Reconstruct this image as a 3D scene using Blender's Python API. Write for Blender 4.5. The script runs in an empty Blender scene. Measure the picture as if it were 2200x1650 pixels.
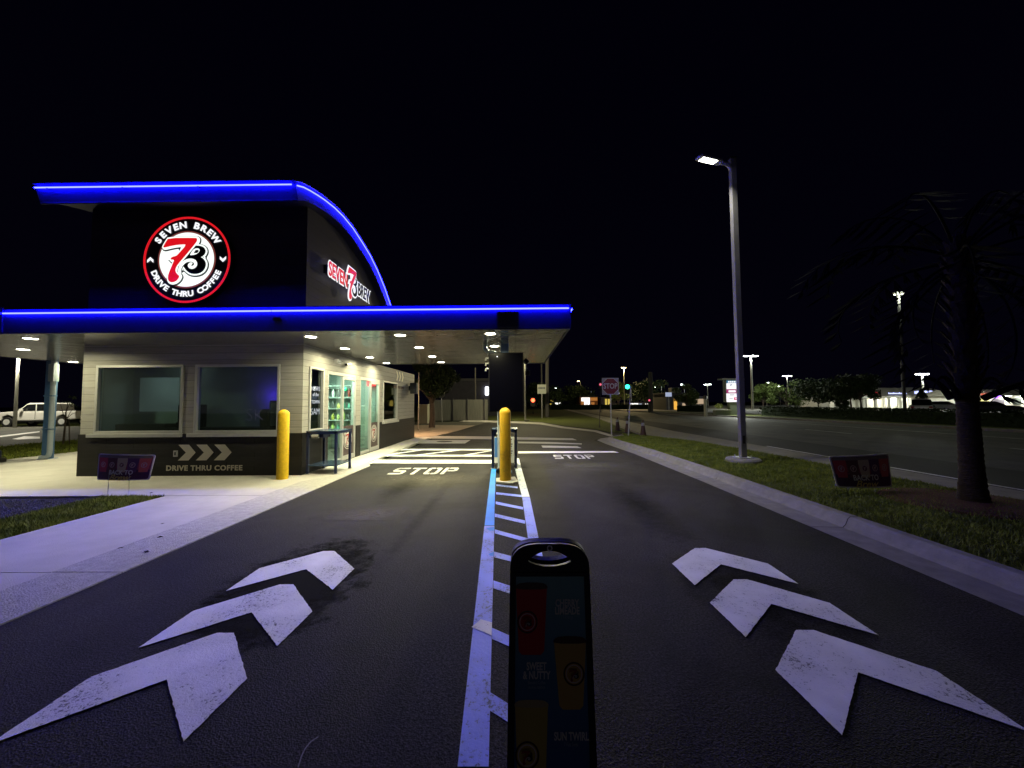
import bpy, math, random
from mathutils import Vector, Matrix
random.seed(7)
S = bpy.context.scene
PI = math.pi
R = math.radians
# ------------------------------------------------------------------ camera
F, H = 826.0, 1.6
cam = bpy.data.cameras.new('camera'); camo = bpy.data.objects.new('camera', cam)
S.collection.objects.link(camo); S.camera = camo
cam.sensor_width = 36; cam.lens = 36*F/2200; cam.clip_start = .05; cam.clip_end = 3000
CM = Matrix.Rotation(R(.555), 3, 'Z') @ Matrix.Rotation(R(92.84), 3, 'X') @ Matrix.Rotation(R(-.4), 3, 'Z')
camo.matrix_world = Matrix.Translation((0, 0, H)) @ CM.to_4x4()
# ------------------------------------------------------------------ world (clear moonless night)
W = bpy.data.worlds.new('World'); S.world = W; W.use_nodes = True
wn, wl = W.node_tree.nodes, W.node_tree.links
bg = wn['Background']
tc = wn.new('ShaderNodeTexCoord'); sx = wn.new('ShaderNodeSeparateXYZ'); mr = wn.new('ShaderNodeMapRange'); cr = wn.new('ShaderNodeValToRGB')
wl.new(tc.outputs['Generated'], sx.inputs[0]); wl.new(sx.outputs['Z'], mr.inputs[0]); wl.new(mr.outputs[0], cr.inputs[0]); wl.new(cr.outputs[0], bg.inputs[0])
mr.inputs['From Min'].default_value = 0; mr.inputs['From Max'].default_value = .6
cr.color_ramp.elements[0].color = (.0010, .0008, .0030, 1)
cr.color_ramp.elements[1].color = (.0004, .0003, .0020, 1)
bg.inputs['Strength'].default_value = 1.0
# added glow low in the sky behind the camera, lights front faces; no known source
def wm(op, a, b):
    x = wn.new('ShaderNodeMath'); x.operation = op
    for i, v in enumerate((a, b)):
        if isinstance(v, (int, float)): x.inputs[i].default_value = v
        else: wl.new(v, x.inputs[i])
    return x.outputs[0]
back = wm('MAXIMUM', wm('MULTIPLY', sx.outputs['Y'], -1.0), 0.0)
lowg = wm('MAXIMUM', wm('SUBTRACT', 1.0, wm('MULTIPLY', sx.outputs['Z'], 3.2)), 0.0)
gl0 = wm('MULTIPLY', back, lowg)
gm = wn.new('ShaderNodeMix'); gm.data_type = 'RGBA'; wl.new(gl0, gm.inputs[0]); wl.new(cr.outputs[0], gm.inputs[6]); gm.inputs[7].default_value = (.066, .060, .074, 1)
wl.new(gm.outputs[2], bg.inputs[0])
S.view_settings.view_transform = 'Standard'; S.view_settings.look = 'None'
S.view_settings.exposure = 0; S.view_settings.gamma = 1
S.render.resolution_x = 1024; S.render.resolution_y = 768
S.render.engine = 'CYCLES'
try:
    S.cycles.sample_clamp_indirect = 3.0; S.cycles.use_light_tree = True; S.cycles.max_bounces = 6
except Exception: pass

# ------------------------------------------------------------------ measuring helpers (a sight line met with the ground or with a wall's plane)
def ray(x, y): return CM @ Vector(((x-1100)/F, -(y-825)/F, -1))
def G(x, y, z=0.0):
    d = ray(x, y); return d*((z-H)/d.z) + Vector((0, 0, H))
def PY(x, y, Y):
    d = ray(x, y); return d*(Y/d.y) + Vector((0, 0, H))
def PX(x, y, X):
    d = ray(x, y); return d*(X/d.x) + Vector((0, 0, H))

# ------------------------------------------------------------------ materials
MATS = {}
def mat(name, col, rough=.6, metal=0., var=0., vs=8., bump=0., bs=40., spec=.5, col2=None, aniso=None, coords='Object'):
    if name in MATS: return MATS[name]
    m = bpy.data.materials.new(name); m.use_nodes = True; MATS[name] = m
    n, l = m.node_tree.nodes, m.node_tree.links
    p = n['Principled BSDF']
    c = tuple(col)+(1,)
    p.inputs['Base Color'].default_value = c; p.inputs['Roughness'].default_value = rough
    p.inputs['Metallic'].default_value = metal; p.inputs['Specular IOR Level'].default_value = spec
    t = n.new('ShaderNodeTexCoord'); mp = n.new('ShaderNodeMapping'); l.new(t.outputs[coords], mp.inputs[0])
    if aniso: mp.inputs['Scale'].default_value = aniso
    if var:
        no = n.new('ShaderNodeTexNoise'); no.inputs['Scale'].default_value = vs; no.inputs['Detail'].default_value = 6
        no.inputs['Roughness'].default_value = .65
        l.new(mp.outputs[0], no.inputs['Vector'])
        r = n.new('ShaderNodeValToRGB'); r.color_ramp.elements[0].position = .3; r.color_ramp.elements[1].position = .7
        c2 = tuple(col2) if col2 else tuple(min(1, v*(1+var)) for v in col)
        r.color_ramp.elements[0].color = tuple(v*(1-var) for v in col)+(1,); r.color_ramp.elements[1].color = c2+(1,)
        l.new(no.outputs['Fac'], r.inputs[0]); l.new(r.outputs[0], p.inputs['Base Color'])
    if bump:
        nb = n.new('ShaderNodeTexNoise'); nb.inputs['Scale'].default_value = bs; nb.inputs['Detail'].default_value = 4
        b = n.new('ShaderNodeBump'); b.inputs['Strength'].default_value = bump; b.inputs['Distance'].default_value = .02
        l.new(mp.outputs[0], nb.inputs['Vector']); l.new(nb.outputs['Fac'], b.inputs['Height']); l.new(b.outputs[0], p.inputs['Normal'])
    return m
def emit(name, col, st):
    if name in MATS: return MATS[name]
    m = bpy.data.materials.new(name); m.use_nodes = True; MATS[name] = m
    p = m.node_tree.nodes['Principled BSDF']
    p.inputs['Base Color'].default_value = (.05, .05, .05, 1); p.inputs['Emission Color'].default_value = tuple(col)+(1,)
    p.inputs['Emission Strength'].default_value = st; p.inputs['Roughness'].default_value = .5
    return m
def M_(n, op, l, a, b=None):
    x = n.new('ShaderNodeMath'); x.operation = op
    for i, v in enumerate((a, b)):
        if v is None: continue
        if isinstance(v, (int, float)): x.inputs[i].default_value = v
        else: l.new(v, x.inputs[i])
    return x.outputs[0]

def asphalt(name, base, speck, stain, halo=None):
    m = bpy.data.materials.new(name); m.use_nodes = True; MATS[name] = m
    n, l = m.node_tree.nodes, m.node_tree.links; p = n['Principled BSDF']
    t = n.new('ShaderNodeTexCoord')
    a = n.new('ShaderNodeTexNoise'); a.inputs['Scale'].default_value = 62; a.inputs['Detail'].default_value = 6; a.inputs['Roughness'].default_value = .8; l.new(t.outputs['Object'], a.inputs['Vector'])
    p.inputs['Specular IOR Level'].default_value = .14
    ra = n.new('ShaderNodeValToRGB'); ra.color_ramp.elements[0].position = .42; ra.color_ramp.elements[1].position = .72
    ra.color_ramp.elements[0].color = tuple(base)+(1,); ra.color_ramp.elements[1].color = tuple(speck)+(1,); l.new(a.outputs['Fac'], ra.inputs[0])
    b = n.new('ShaderNodeTexNoise'); b.inputs['Scale'].default_value = .75; b.inputs['Detail'].default_value = 7; b.inputs['Roughness'].default_value = .7
    b.inputs['Distortion'].default_value = .6; l.new(t.outputs['Object'], b.inputs['Vector'])
    rb = n.new('ShaderNodeValToRGB'); rb.color_ramp.elements[0].position = .36; rb.color_ramp.elements[1].position = .66
    rb.color_ramp.elements[0].color = (.55, .55, .55, 1); rb.color_ramp.elements[1].color = (stain, stain*.98, stain*.94, 1); l.new(b.outputs['Fac'], rb.inputs[0])
    mx = n.new('ShaderNodeMix'); mx.data_type = 'RGBA'; mx.blend_type = 'MULTIPLY'; mx.inputs[0].default_value = 1
    l.new(ra.outputs[0], mx.inputs[6]); l.new(rb.outputs[0], mx.inputs[7]); l.new(mx.outputs[2], p.inputs['Base Color'])
    v = n.new('ShaderNodeTexVoronoi'); v.inputs['Scale'].default_value = 110; l.new(t.outputs['Object'], v.inputs['Vector'])
    bp = n.new('ShaderNodeBump'); bp.inputs['Strength'].default_value = .5; bp.inputs['Distance'].default_value = .008
    l.new(v.outputs['Distance'], bp.inputs['Height']); l.new(bp.outputs[0], p.inputs['Normal'])
    rr = n.new('ShaderNodeMapRange'); rr.inputs['To Min'].default_value = .62; rr.inputs['To Max'].default_value = .9; l.new(b.outputs['Fac'], rr.inputs[0]); l.new(rr.outputs[0], p.inputs['Roughness'])
    return m
def paint(name, col, under, wear=.42, fine=60, rough=.55):
    m = bpy.data.materials.new(name); m.use_nodes = True; MATS[name] = m
    n, l = m.node_tree.nodes, m.node_tree.links; p = n['Principled BSDF']
    t = n.new('ShaderNodeTexCoord')
    a = n.new('ShaderNodeTexNoise'); a.inputs['Scale'].default_value = fine; a.inputs['Detail'].default_value = 5; a.inputs['Roughness'].default_value = .7; l.new(t.outputs['Object'], a.inputs['Vector'])
    b = n.new('ShaderNodeTexNoise'); b.inputs['Scale'].default_value = 2.6; b.inputs['Detail'].default_value = 4; l.new(t.outputs['Object'], b.inputs['Vector'])
    s = M_(n, 'ADD', l, a.outputs['Fac'], M_(n, 'MULTIPLY', l, b.outputs['Fac'], .45))
    r = n.new('ShaderNodeValToRGB'); r.color_ramp.elements[0].position = wear+.13; r.color_ramp.elements[1].position = wear+.22
    r.color_ramp.elements[0].color = tuple(under)+(1,); r.color_ramp.elements[1].color = tuple(col)+(1,); l.new(s, r.inputs[0])
    sp = n.new('ShaderNodeMapRange'); sp.inputs['From Min'].default_value = .3; sp.inputs['From Max'].default_value = .7
    sp.inputs['To Min'].default_value = .80; sp.inputs['To Max'].default_value = 1.1; l.new(b.outputs['Fac'], sp.inputs[0])
    mx = n.new('ShaderNodeMix'); mx.data_type = 'RGBA'; mx.blend_type = 'MULTIPLY'; mx.inputs[0].default_value = 1
    l.new(r.outputs[0], mx.inputs[6]); l.new(sp.outputs[0], mx.inputs[7]); l.new(mx.outputs[2], p.inputs['Base Color'])
    bp = n.new('ShaderNodeBump'); bp.inputs['Strength'].default_value = .6; bp.inputs['Distance'].default_value = .01
    l.new(a.outputs['Fac'], bp.inputs['Height']); l.new(bp.outputs[0], p.inputs['Normal']); p.inputs['Roughness'].default_value = rough
    return m
def siding(name, col, pitch, groove, var=.18, rough=.55, brick=False):
    """lap boards: dark groove lines every `pitch` m of height, faint grain along the boards"""
    m = bpy.data.materials.new(name); m.use_nodes = True; MATS[name] = m
    n, l = m.node_tree.nodes, m.node_tree.links; p = n['Principled BSDF']
    g = n.new('ShaderNodeNewGeometry'); s = n.new('ShaderNodeSeparateXYZ'); l.new(g.outputs['Position'], s.inputs[0])
    k = M_(n, 'DIVIDE', l, s.outputs['Z'], pitch); fr = M_(n, 'FRACT', l, k)
    line = M_(n, 'LESS_THAN', l, fr, groove)
    if brick:
        row = M_(n, 'FLOOR', l, k); al = M_(n, 'ADD', l, s.outputs['X'], s.outputs['Y'])
        off = M_(n, 'MULTIPLY', l, M_(n, 'MODULO', l, row, 3.0), .37)
        f2 = M_(n, 'FRACT', l, M_(n, 'ADD', l, M_(n, 'DIVIDE', l, al, brick), off)); line = M_(n, 'MAXIMUM', l, line, M_(n, 'LESS_THAN', l, f2, .012))
    mp = n.new('ShaderNodeMapping'); mp.inputs['Scale'].default_value = (1.2, 1.2, 26); l.new(g.outputs['Position'], mp.inputs[0])
    no = n.new('ShaderNodeTexNoise'); no.inputs['Scale'].default_value = 2.2; no.inputs['Detail'].default_value = 6; l.new(mp.outputs[0], no.inputs['Vector'])
    w = n.new('ShaderNodeTexWhiteNoise'); w.noise_dimensions = '1D'; l.new(M_(n, 'FLOOR', l, k), w.inputs['W'])
    f = M_(n, 'ADD', l, M_(n, 'MULTIPLY', l, no.outputs['Fac'], .8), M_(n, 'MULTIPLY', l, w.outputs['Value'], .2))
    r = n.new('ShaderNodeValToRGB'); r.color_ramp.elements[0].position = .3; r.color_ramp.elements[1].position = .7
    r.color_ramp.elements[0].color = tuple(c*(1-var) for c in col)+(1,); r.color_ramp.elements[1].color = tuple(c*(1+var) for c in col)+(1,); l.new(f, r.inputs[0])
    mx = n.new('ShaderNodeMix'); mx.data_type = 'RGBA'; l.new(line, mx.inputs[0]); l.new(r.outputs[0], mx.inputs[6])
    mx.inputs[7].default_value = tuple(c*.3 for c in col)+(1,); l.new(mx.outputs[2], p.inputs['Base Color'])
    bp = n.new('ShaderNodeBump'); bp.inputs['Strength'].default_value = .5; bp.inputs['Distance'].default_value = .01
    h = M_(n, 'SUBTRACT', l, M_(n, 'MULTIPLY', l, no.outputs['Fac'], .4), line); l.new(h, bp.inputs['Height']); l.new(bp.outputs[0], p.inputs['Normal'])
    p.inputs['Roughness'].default_value = rough; p.inputs['Specular IOR Level'].default_value = .15 if max(col) < .09 else .4
    return m
def glass(name, tint=(.8, .95, .9), refl=.12, rough=.02, haze=0):
    m = bpy.data.materials.new(name); m.use_nodes = True; MATS[name] = m
    n, l = m.node_tree.nodes, m.node_tree.links; n.clear()
    o = n.new('ShaderNodeOutputMaterial'); mx = n.new('ShaderNodeMixShader'); tr = n.new('ShaderNodeBsdfTransparent'); gl = n.new('ShaderNodeBsdfGlossy')
    lw = n.new('ShaderNodeLayerWeight'); lw.inputs[0].default_value = .5
    fac = M_(n, 'ADD', l, M_(n, 'MULTIPLY', l, M_(n, 'POWER', l, lw.outputs['Facing'], 4.0), .9), refl*.35)
    tr.inputs[0].default_value = tuple(tint)+(1,); gl.inputs['Roughness'].default_value = rough
    l.new(fac, mx.inputs[0]); l.new(tr.outputs[0], mx.inputs[1]); l.new(gl.outputs[0], mx.inputs[2]); l.new(mx.outputs[0], o.inputs[0])
    if haze:
        df = n.new('ShaderNodeBsdfDiffuse'); df.inputs[0].default_value = (.55, .65, .62, 1); m2 = n.new('ShaderNodeMixShader'); m2.inputs[0].default_value = haze
        l.new(mx.outputs[0], m2.inputs[1]); l.new(df.outputs[0], m2.inputs[2]); l.new(m2.outputs[0], o.inputs[0])
    return m

ASP = asphalt('asphalt_black', (.0045, .0042, .005), (.064, .060, .064), 1.9)
ASP2 = asphalt('asphalt_road', (.075, .075, .068), (.15, .15, .135), 1.3)
ASP3 = asphalt('asphalt_shoulder', (.022, .022, .023), (.05, .05, .05), 1.2)
CONC = mat('concrete_smooth', (.50, .48, .45), .8, var=.13, vs=1.6, bump=.25, bs=90)
CONC2 = mat('concrete_gutter', (.40, .385, .37), .85, var=.22, vs=14, bump=.6, bs=70)
CONC3 = mat('concrete_kerb', (.21, .20, .195), .88, var=.22, vs=5, bump=.3, bs=80)
PAVE = mat('paving_warm', (.34, .27, .21), .85, var=.15, vs=3, bump=.3, bs=50)
TURF = mat('turf', (.05, .08, .012), .95, var=.5, vs=22, bump=1, bs=120, col2=(.12, .13, .04), spec=.1)
SOIL = mat('mulch', (.03, .028, .03), .95, var=.5, vs=30, bump=1, bs=70, spec=.2)
BLADE = mat('grass_blade', (.11, .17, .02), .7, var=.5, vs=3, col2=(.26, .30, .05), spec=.2)
WHITE = paint('road_paint_white', (.86, .85, .85), (.10, .10, .10), .415, fine=55)
WHITEW = paint('road_paint_worn', (.6, .59, .57), (.06, .06, .06), .44, fine=35)
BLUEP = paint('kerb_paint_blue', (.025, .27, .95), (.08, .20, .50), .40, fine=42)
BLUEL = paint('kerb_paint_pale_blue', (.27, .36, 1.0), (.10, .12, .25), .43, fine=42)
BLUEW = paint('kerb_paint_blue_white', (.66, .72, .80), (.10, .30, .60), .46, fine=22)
BLK = paint('blackout_paint', (.012, .012, .014), (.05, .05, .052), .36, fine=25)
SID = siding('siding_tan', (.31, .30, .275), .155, .05)
SIDD = siding('siding_charcoal', (.016, .0155, .0155), .105, .05, brick=1.7)
SIDB = siding('siding_black', (.050, .042, .060), .22, .03, .1, .6)
ALU = mat('aluminium', (.62, .62, .6), .38, .55, var=.06, vs=5)
STEEL = mat('galvanised', (.45, .45, .44), .5, .5, var=.2, vs=20)
FASC = mat('fascia_metal', (.036, .034, .055), .5, .0, var=.1, vs=3, spec=.25)
SOFF = None
NAVY = mat('navy_paint', (.006, .014, .06), .35, .1, var=.2, vs=20)
COLB = mat('column_blue', (.07, .15, .30), .4, .1, var=.15, vs=6)
PIPE = mat('pipe_pale_blue', (.34, .40, .46), .4, .1, var=.12, vs=9)
YEL = mat('bollard_yellow', (.78, .50, .012), .5, 0, var=.16, vs=14, bump=.3, bs=120)
BLACK = mat('black_plastic', (.010, .010, .012), .45, var=.2, vs=10, bump=.15, bs=90)
BLACKG = mat('black_gloss', (.008, .008, .012), .18)
GLASSF = glass('window_glass_front', (.62, .72, .70), .20, haze=.022)
GLASSS = glass('window_glass_side', (.5, .6, .58), .20)
GLASSD = glass('door_glass', (.85, 1.0, .93), .12)
GLOW = emit('lamp_lens_warm', (1, .93, .74), 28)
GLOWW = emit('lamp_lens_white', (.92, 1, .92), 30)
LED = emit('led_blue', (.0029, .0034, 1.0), 188)
WLIT = emit('sign_white_lit', (.93, 1, .95), 1.15)
WLET = emit('letter_white_lit', (.95, .97, 1), 1.05)
RLIT = emit('sign_red_lit', (.85, .006, .012), .85)
RRING = emit('ring_red_lit', (.9, .012, .02), .8)
GREYL = mat('sign_grey_line', (.05, .05, .05), .5)
BARK = mat('bark', (.10, .075, .06), .9, var=.4, vs=18, bump=1, bs=30)
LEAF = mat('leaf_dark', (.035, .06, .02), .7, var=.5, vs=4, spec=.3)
LEAFY = mat('leaf_lit', (.09, .13, .03), .7, var=.4, vs=4, spec=.3)  # paler copy of the leaf colour with lamplight painted in
PALMLEAF = mat('palm_leaf', (.005, .006, .003), .85, var=.4, vs=4, spec=.08)
HEDGE = mat('hedge_leaf', (.018, .03, .012), .8, var=.5, vs=5, spec=.1)
CARW = mat('car_paint_white', (.75, .74, .70), .25, .0)
CARS = mat('car_paint_silver', (.72, .73, .72), .35, .1)
CARK = mat('car_paint_black', (.02, .02, .024), .25, .2)
CGLS = mat('car_glass', (.01, .012, .014), .08)
RUB = mat('rubber', (.012, .012, .012), .8)
TAILR = mat('tail_lamp_red', (.30, .01, .01), .2)
WALLC = mat('shop_wall_cream', (.62, .60, .50), .8, var=.08, vs=2)
ROOFT = mat('shop_roof_shingle', (.22, .21, .16), .9, var=.25, vs=6)
GREYW = mat('grey_fence_boards', (.16, .165, .15), .8, var=.25, vs=3, aniso=(6, 6, .3))
DARKW = mat('dark_wall', (.035, .033, .045), .8, var=.2, vs=2)

# ------------------------------------------------------------------ object helpers
C = S.collection
def link(name, me, m, parent=None, M=None):
    o = bpy.data.objects.new(name, me); C.objects.link(o)
    if m is not None:
        for mm in (m if isinstance(m, (list, tuple)) else [m]): me.materials.append(mm)
    if M is not None: o.matrix_world = M
    if parent is not None: o.parent = parent
    return o
def tag(o, label=None, cat=None, group=None, kind=None):
    if label: o['label'] = label
    if cat: o['category'] = cat
    if group: o['group'] = group
    if kind: o['kind'] = kind
    return o
def thing(name, label, cat, loc=(0, 0, 0), rz=0, group=None):
    o = bpy.data.objects.new(name, None); C.objects.link(o); o.empty_display_size = .1
    o.location = loc; o.rotation_euler = (0, 0, rz)
    bpy.context.view_layer.update() if False else None
    return tag(o, label, cat, group)
class MB:
    def __init__(s): s.v = []; s.f = []; s.mi = []; s.cur = 0
    def add(s, vs, fs):
        b = len(s.v); s.v += [tuple(v) for v in vs]; s.f += [tuple(b+i for i in f) for f in fs]; s.mi += [s.cur]*len(fs); return s
    def box(s, x0, x1, y0, y1, z0, z1):
        v = [(x, y, z) for z in (z0, z1) for y in (y0, y1) for x in (x0, x1)]
        return s.add(v, [(0, 2, 3, 1), (4, 5, 7, 6), (0, 1, 5, 4), (2, 6, 7, 3), (0, 4, 6, 2), (1, 3, 7, 5)])
    def quad(s, a, b, c, d): return s.add([a, b, c, d], [(0, 1, 2, 3)])
    def prism(s, pts, z0, z1):
        n = len(pts); v = [(p[0], p[1], z0) for p in pts]+[(p[0], p[1], z1) for p in pts]
        f = [tuple(range(n))[::-1], tuple(range(n, 2*n))]+[(i, (i+1) % n, n+(i+1) % n, n+i) for i in range(n)]
        return s.add(v, f)
    def sheet(s, pts, z):
        return s.add([(p[0], p[1], z) for p in pts], [tuple(range(len(pts)))])
    def tube(s, path, r, k=12, caps=True):
        """round bar along a path; r a number or one radius per point"""
        P = [Vector(p) for p in path]; rs = r if isinstance(r, (list, tuple)) else [r]*len(P); b = []
        up = None
        for i, p in enumerate(P):
            d = (P[min(i+1, len(P)-1)]-P[max(i-1, 0)]).normalized()
            if up is None:
                up = Vector((0, 0, 1)) if abs(d.z) < .9 else Vector((1, 0, 0))
            a = d.cross(up).normalized(); c = a.cross(d).normalized(); up = c
            for j in range(k):
                t = 2*PI*j/k; b.append(p+(a*math.cos(t)+c*math.sin(t))*rs[i])
        f = [(i*k+j, i*k+(j+1) % k, (i+1)*k+(j+1) % k, (i+1)*k+j) for i in range(len(P)-1) for j in range(k)]
        if caps: f += [tuple(range(k))[::-1], tuple((len(P)-1)*k+j for j in range(k))]
        return s.add(b, f)
    def lathe(s, prof, cx=0, cy=0, k=28):
        v = []; n = len(prof)
        for r, z in prof:
            for j in range(k):
                t = 2*PI*j/k; v.append((cx+r*math.cos(t), cy+r*math.sin(t), z))
        f = [(i*k+j, i*k+(j+1) % k, (i+1)*k+(j+1) % k, (i+1)*k+j) for i in range(n-1) for j in range(k)]
        f += [tuple(range(k))[::-1], tuple((n-1)*k+j for j in range(k))]
        return s.add(v, f)
    def build(s, name, m, parent=None, smooth=False, bevel=0, M=None):
        me = bpy.data.meshes.new(name); me.from_pydata(s.v, [], s.f)
        o = link(name, me, m, parent, M)
        if any(s.mi): me.polygons.foreach_set('material_index', s.mi)
        if smooth:
            me.polygons.foreach_set('use_smooth', [True]*len(me.polygons))
            e = o.modifiers.new('edge', 'EDGE_SPLIT'); e.split_angle = R(40)
        if bevel:
            bv = o.modifiers.new('bevel', 'BEVEL'); bv.width = bevel; bv.segments = 2; bv.limit_method = 'ANGLE'
        me.update(); return o
def frame(o, u, v):
    u = Vector(u).normalized(); v = Vector(v).normalized(); n = u.cross(v)
    return Matrix(((u.x, v.x, n.x, o[0]), (u.y, v.y, n.y, o[1]), (u.z, v.z, n.z, o[2]), (0, 0, 0, 1)))
def c2m(cu, name, m, parent, M):
    tmp = bpy.data.objects.new('tmp', cu); C.objects.link(tmp)
    dg = bpy.context.evaluated_depsgraph_get(); dg.update()
    me = bpy.data.meshes.new_from_object(tmp.evaluated_get(dg)); bpy.data.objects.remove(tmp)
    me.transform(M); me.name = name; me.materials.clear()
    return link(name, me, m, parent)
def text(name, body, size, m, M, parent=None, ext=.004, off=0., align='CENTER', shear=0., sx=1., sp=1.):
    cu = bpy.data.curves.new('t', 'FONT'); cu.body = body; cu.size = size; cu.extrude = ext; cu.offset = off
    cu.align_x = align; cu.align_y = 'CENTER'; cu.shear = shear; cu.space_character = sp; cu.resolution_u = 3
    return c2m(cu, name, m, parent, M @ Matrix.Diagonal((sx, 1, 1, 1)))
def shape(name, polys, m, M, parent=None, ext=.004, off=0.):
    cu = bpy.data.curves.new('p', 'CURVE'); cu.dimensions = '2D'; cu.fill_mode = 'BOTH'; cu.extrude = ext; cu.offset = off
    for pts in polys:
        sp = cu.splines.new('POLY'); sp.points.add(len(pts)-1); sp.use_cyclic_u = True
        for i, p in enumerate(pts): sp.points[i].co = (p[0], p[1], 0, 1)
    return c2m(cu, name, m, parent, M)
def circ(r, n=64, cx=0, cy=0): return [(cx+r*math.cos(2*PI*i/n), cy+r*math.sin(2*PI*i/n)) for i in range(n)]
def smooth_poly(p, it=2):
    for _ in range(it):
        q = []
        for i in range(len(p)):
            a, b = p[i], p[(i+1) % len(p)]
            q += [(a[0]*.75+b[0]*.25, a[1]*.75+b[1]*.25), (a[0]*.25+b[0]*.75, a[1]*.25+b[1]*.75)]
        p = q
    return p
def struct(name, mb, m, label=None, smooth=False):
    o = mb.build(name, m, smooth=smooth); o['kind'] = 'structure'
    if label: o['label'] = label
    return o
def lamp(name, kind, loc, power, col, parent=None, size=.2, rot=(0, 0, 0), spread=None, angle=None):
    L = bpy.data.lights.new(name, kind); L.energy = power; L.color = col
    if kind == 'AREA':
        L.shape = 'DISK'; L.size = size
        if spread: L.spread = spread
    elif kind == 'SPOT': L.spot_size = angle or R(150); L.spot_blend = .8; L.shadow_soft_size = size
    else: L.shadow_soft_size = size
    o = bpy.data.objects.new(name, L); C.objects.link(o); o.location = loc; o.rotation_euler = rot
    if parent: o.parent = parent
    return o
def copy_tree(o, parent=None):
    c = o.copy(); C.objects.link(c); c.parent = parent
    for ch in list(o.children): copy_tree(ch, c)
    return c

# ================================================================== GROUND
Z = Vector((0, 0, 1)); X = Vector((1, 0, 0)); Y = Vector((0, 1, 0))
struct('ground', MB().sheet([(-900, -60), (900, -60), (900, 1500), (-900, 1500)], -.06), mat('far_ground', (.02, .026, .014), .95, var=.4, vs=.3, spec=.1))
m = MB()
m.sheet([(-3.8, -8), (3.75, -8), (3.75, 12.2), (-3.8, 12.2)], 0)
m.sheet([(-3.8, 12.2), (3.75, 12.2), (3.3, 16.5), (4.6, 18.3), (5.8, 19.2), (5, 31), (-2.6, 31), (-3.8, 18.35)], 0)
struct('driveway', m, ASP)
# broken concrete apron in the cross lane
m = MB()
m.sheet([G(915, 937), G(1058, 938), G(1230, 942), G(1240, 946), G(1058, 944), G(895, 942)], .006)
m.sheet([G(862, 945.5), G(1011, 945.5), G(999, 953), G(845, 953)], .006)
m.sheet([G(1163, 957.5), G(1240, 959), G(1250, 963), G(1166, 962)], .006)
m.sheet([G(1113, 949), G(1180, 950), G(1250, 953), G(1250, 955), G(1113, 952.5)], .006)
struct('concrete_patch', m, CONC2, 'pale concrete patches set in the asphalt under the canopy')
# back yard beyond the kiosk
m = MB(); m.sheet([(-3.8, 18.35), (-2.6, 31), (5, 31), (5, 34), (-32, 34), (-32, 13.4), (-20.3, 13.4), (-20.3, 24), (-3.8, 24)], -.008)
struct('rear_driveway', m, ASP2)
m = MB(); m.sheet([(-6.2, 18.35), (-4.0, 18.35), (-3.35, 22.5), (-2.9, 27.5), (-6.2, 28.5)], .02)
m.sheet([(-9.9, 18.6), (-6.2, 18.35), (-6.2, 28.5), (-10.5, 28.5)], .02)
struct('rear_path', m, PAVE)
m = MB()
m.sheet([G(1004, 902), G(1093, 905), G(1164, 908.5), G(1212, 917), G(1282, 925), G(1318, 936), G(1310, 938), G(1276, 928), G(1205, 920), G(1160, 912), G(1090, 908.5), G(985, 906)], .012)
struct('rear_kerb', m, CONC2)
# left: pavements
m = MB()
m.prism([(-15.15, 6.82), (-4.47, 6.82), (-4.47, 8.0), (-4.05, 8.7), (-4.05, 18.35), (-4.76, 18.35), (-4.86, 8.9), (-9.95, 8.9), (-9.95, 18.3), (-15.6, 18.3)], -.1, .010)
m.prism([(-6.18, -8), (-4.47, -8), (-4.47, 2.35), (-6.18, 2.35)], -.1, .010)
m.prism([(-6.18, 2.362), (-4.47, 2.362), (-4.47, 3.72), (-6.18, 3.72)], -.1, .010)
m.prism([(-6.18, 3.732), (-4.47, 3.732), (-4.47, 6.808), (-6.18, 6.808)], -.1, .010)
struct('pavement', m, CONC)
m = MB()
m.prism([(-4.462, -8), (-3.78, -8), (-3.78, 3.72), (-4.462, 3.72)], -.1, .012)
m.prism([(-4.462, 3.732), (-3.78, 3.732), (-3.78, 10), (-4.05, 10.6), (-4.042, 8.7), (-4.462, 8.0)], -.1, .012)
struct('gutter', m, CONC2)
struct('planting_bed', MB().sheet([(-15.2, -8), (-7.22, -8), (-7.22, 6.8), (-15.2, 6.8)], -.03), SOIL)
struct('lawn_strip', MB().sheet([(-7.2, -8), (-6.2, -8), (-6.2, 6.8), (-7.2, 6.8)], -.012), TURF)
struct('left_lawn', MB().sheet([(-20.2, 6), (-15.2, 6), (-15.6, 24), (-20.6, 24)], .0), TURF)
struct('left_lane', MB().sheet([(-60, 5), (-20.3, 5), (-20.7, 24), (-29, 34), (-60, 34)], -.012), ASP2)
struct('left_far_lawn', MB().sheet([(-60, 30.5), (-35, 30.5), (-33, 34), (-60, 36)], .01), TURF)
m = MB(); m.sheet([G(0, 936), G(85, 926), G(85, 928.5), G(0, 939)], .0); m.sheet([G(26, 943), G(52, 937), G(86, 938), G(86, 942), G(40, 944)], .0)
m.v = [(a, b, -.004) for a, b, c in m.v]
struct('lane_line', m, WHITE)
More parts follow.
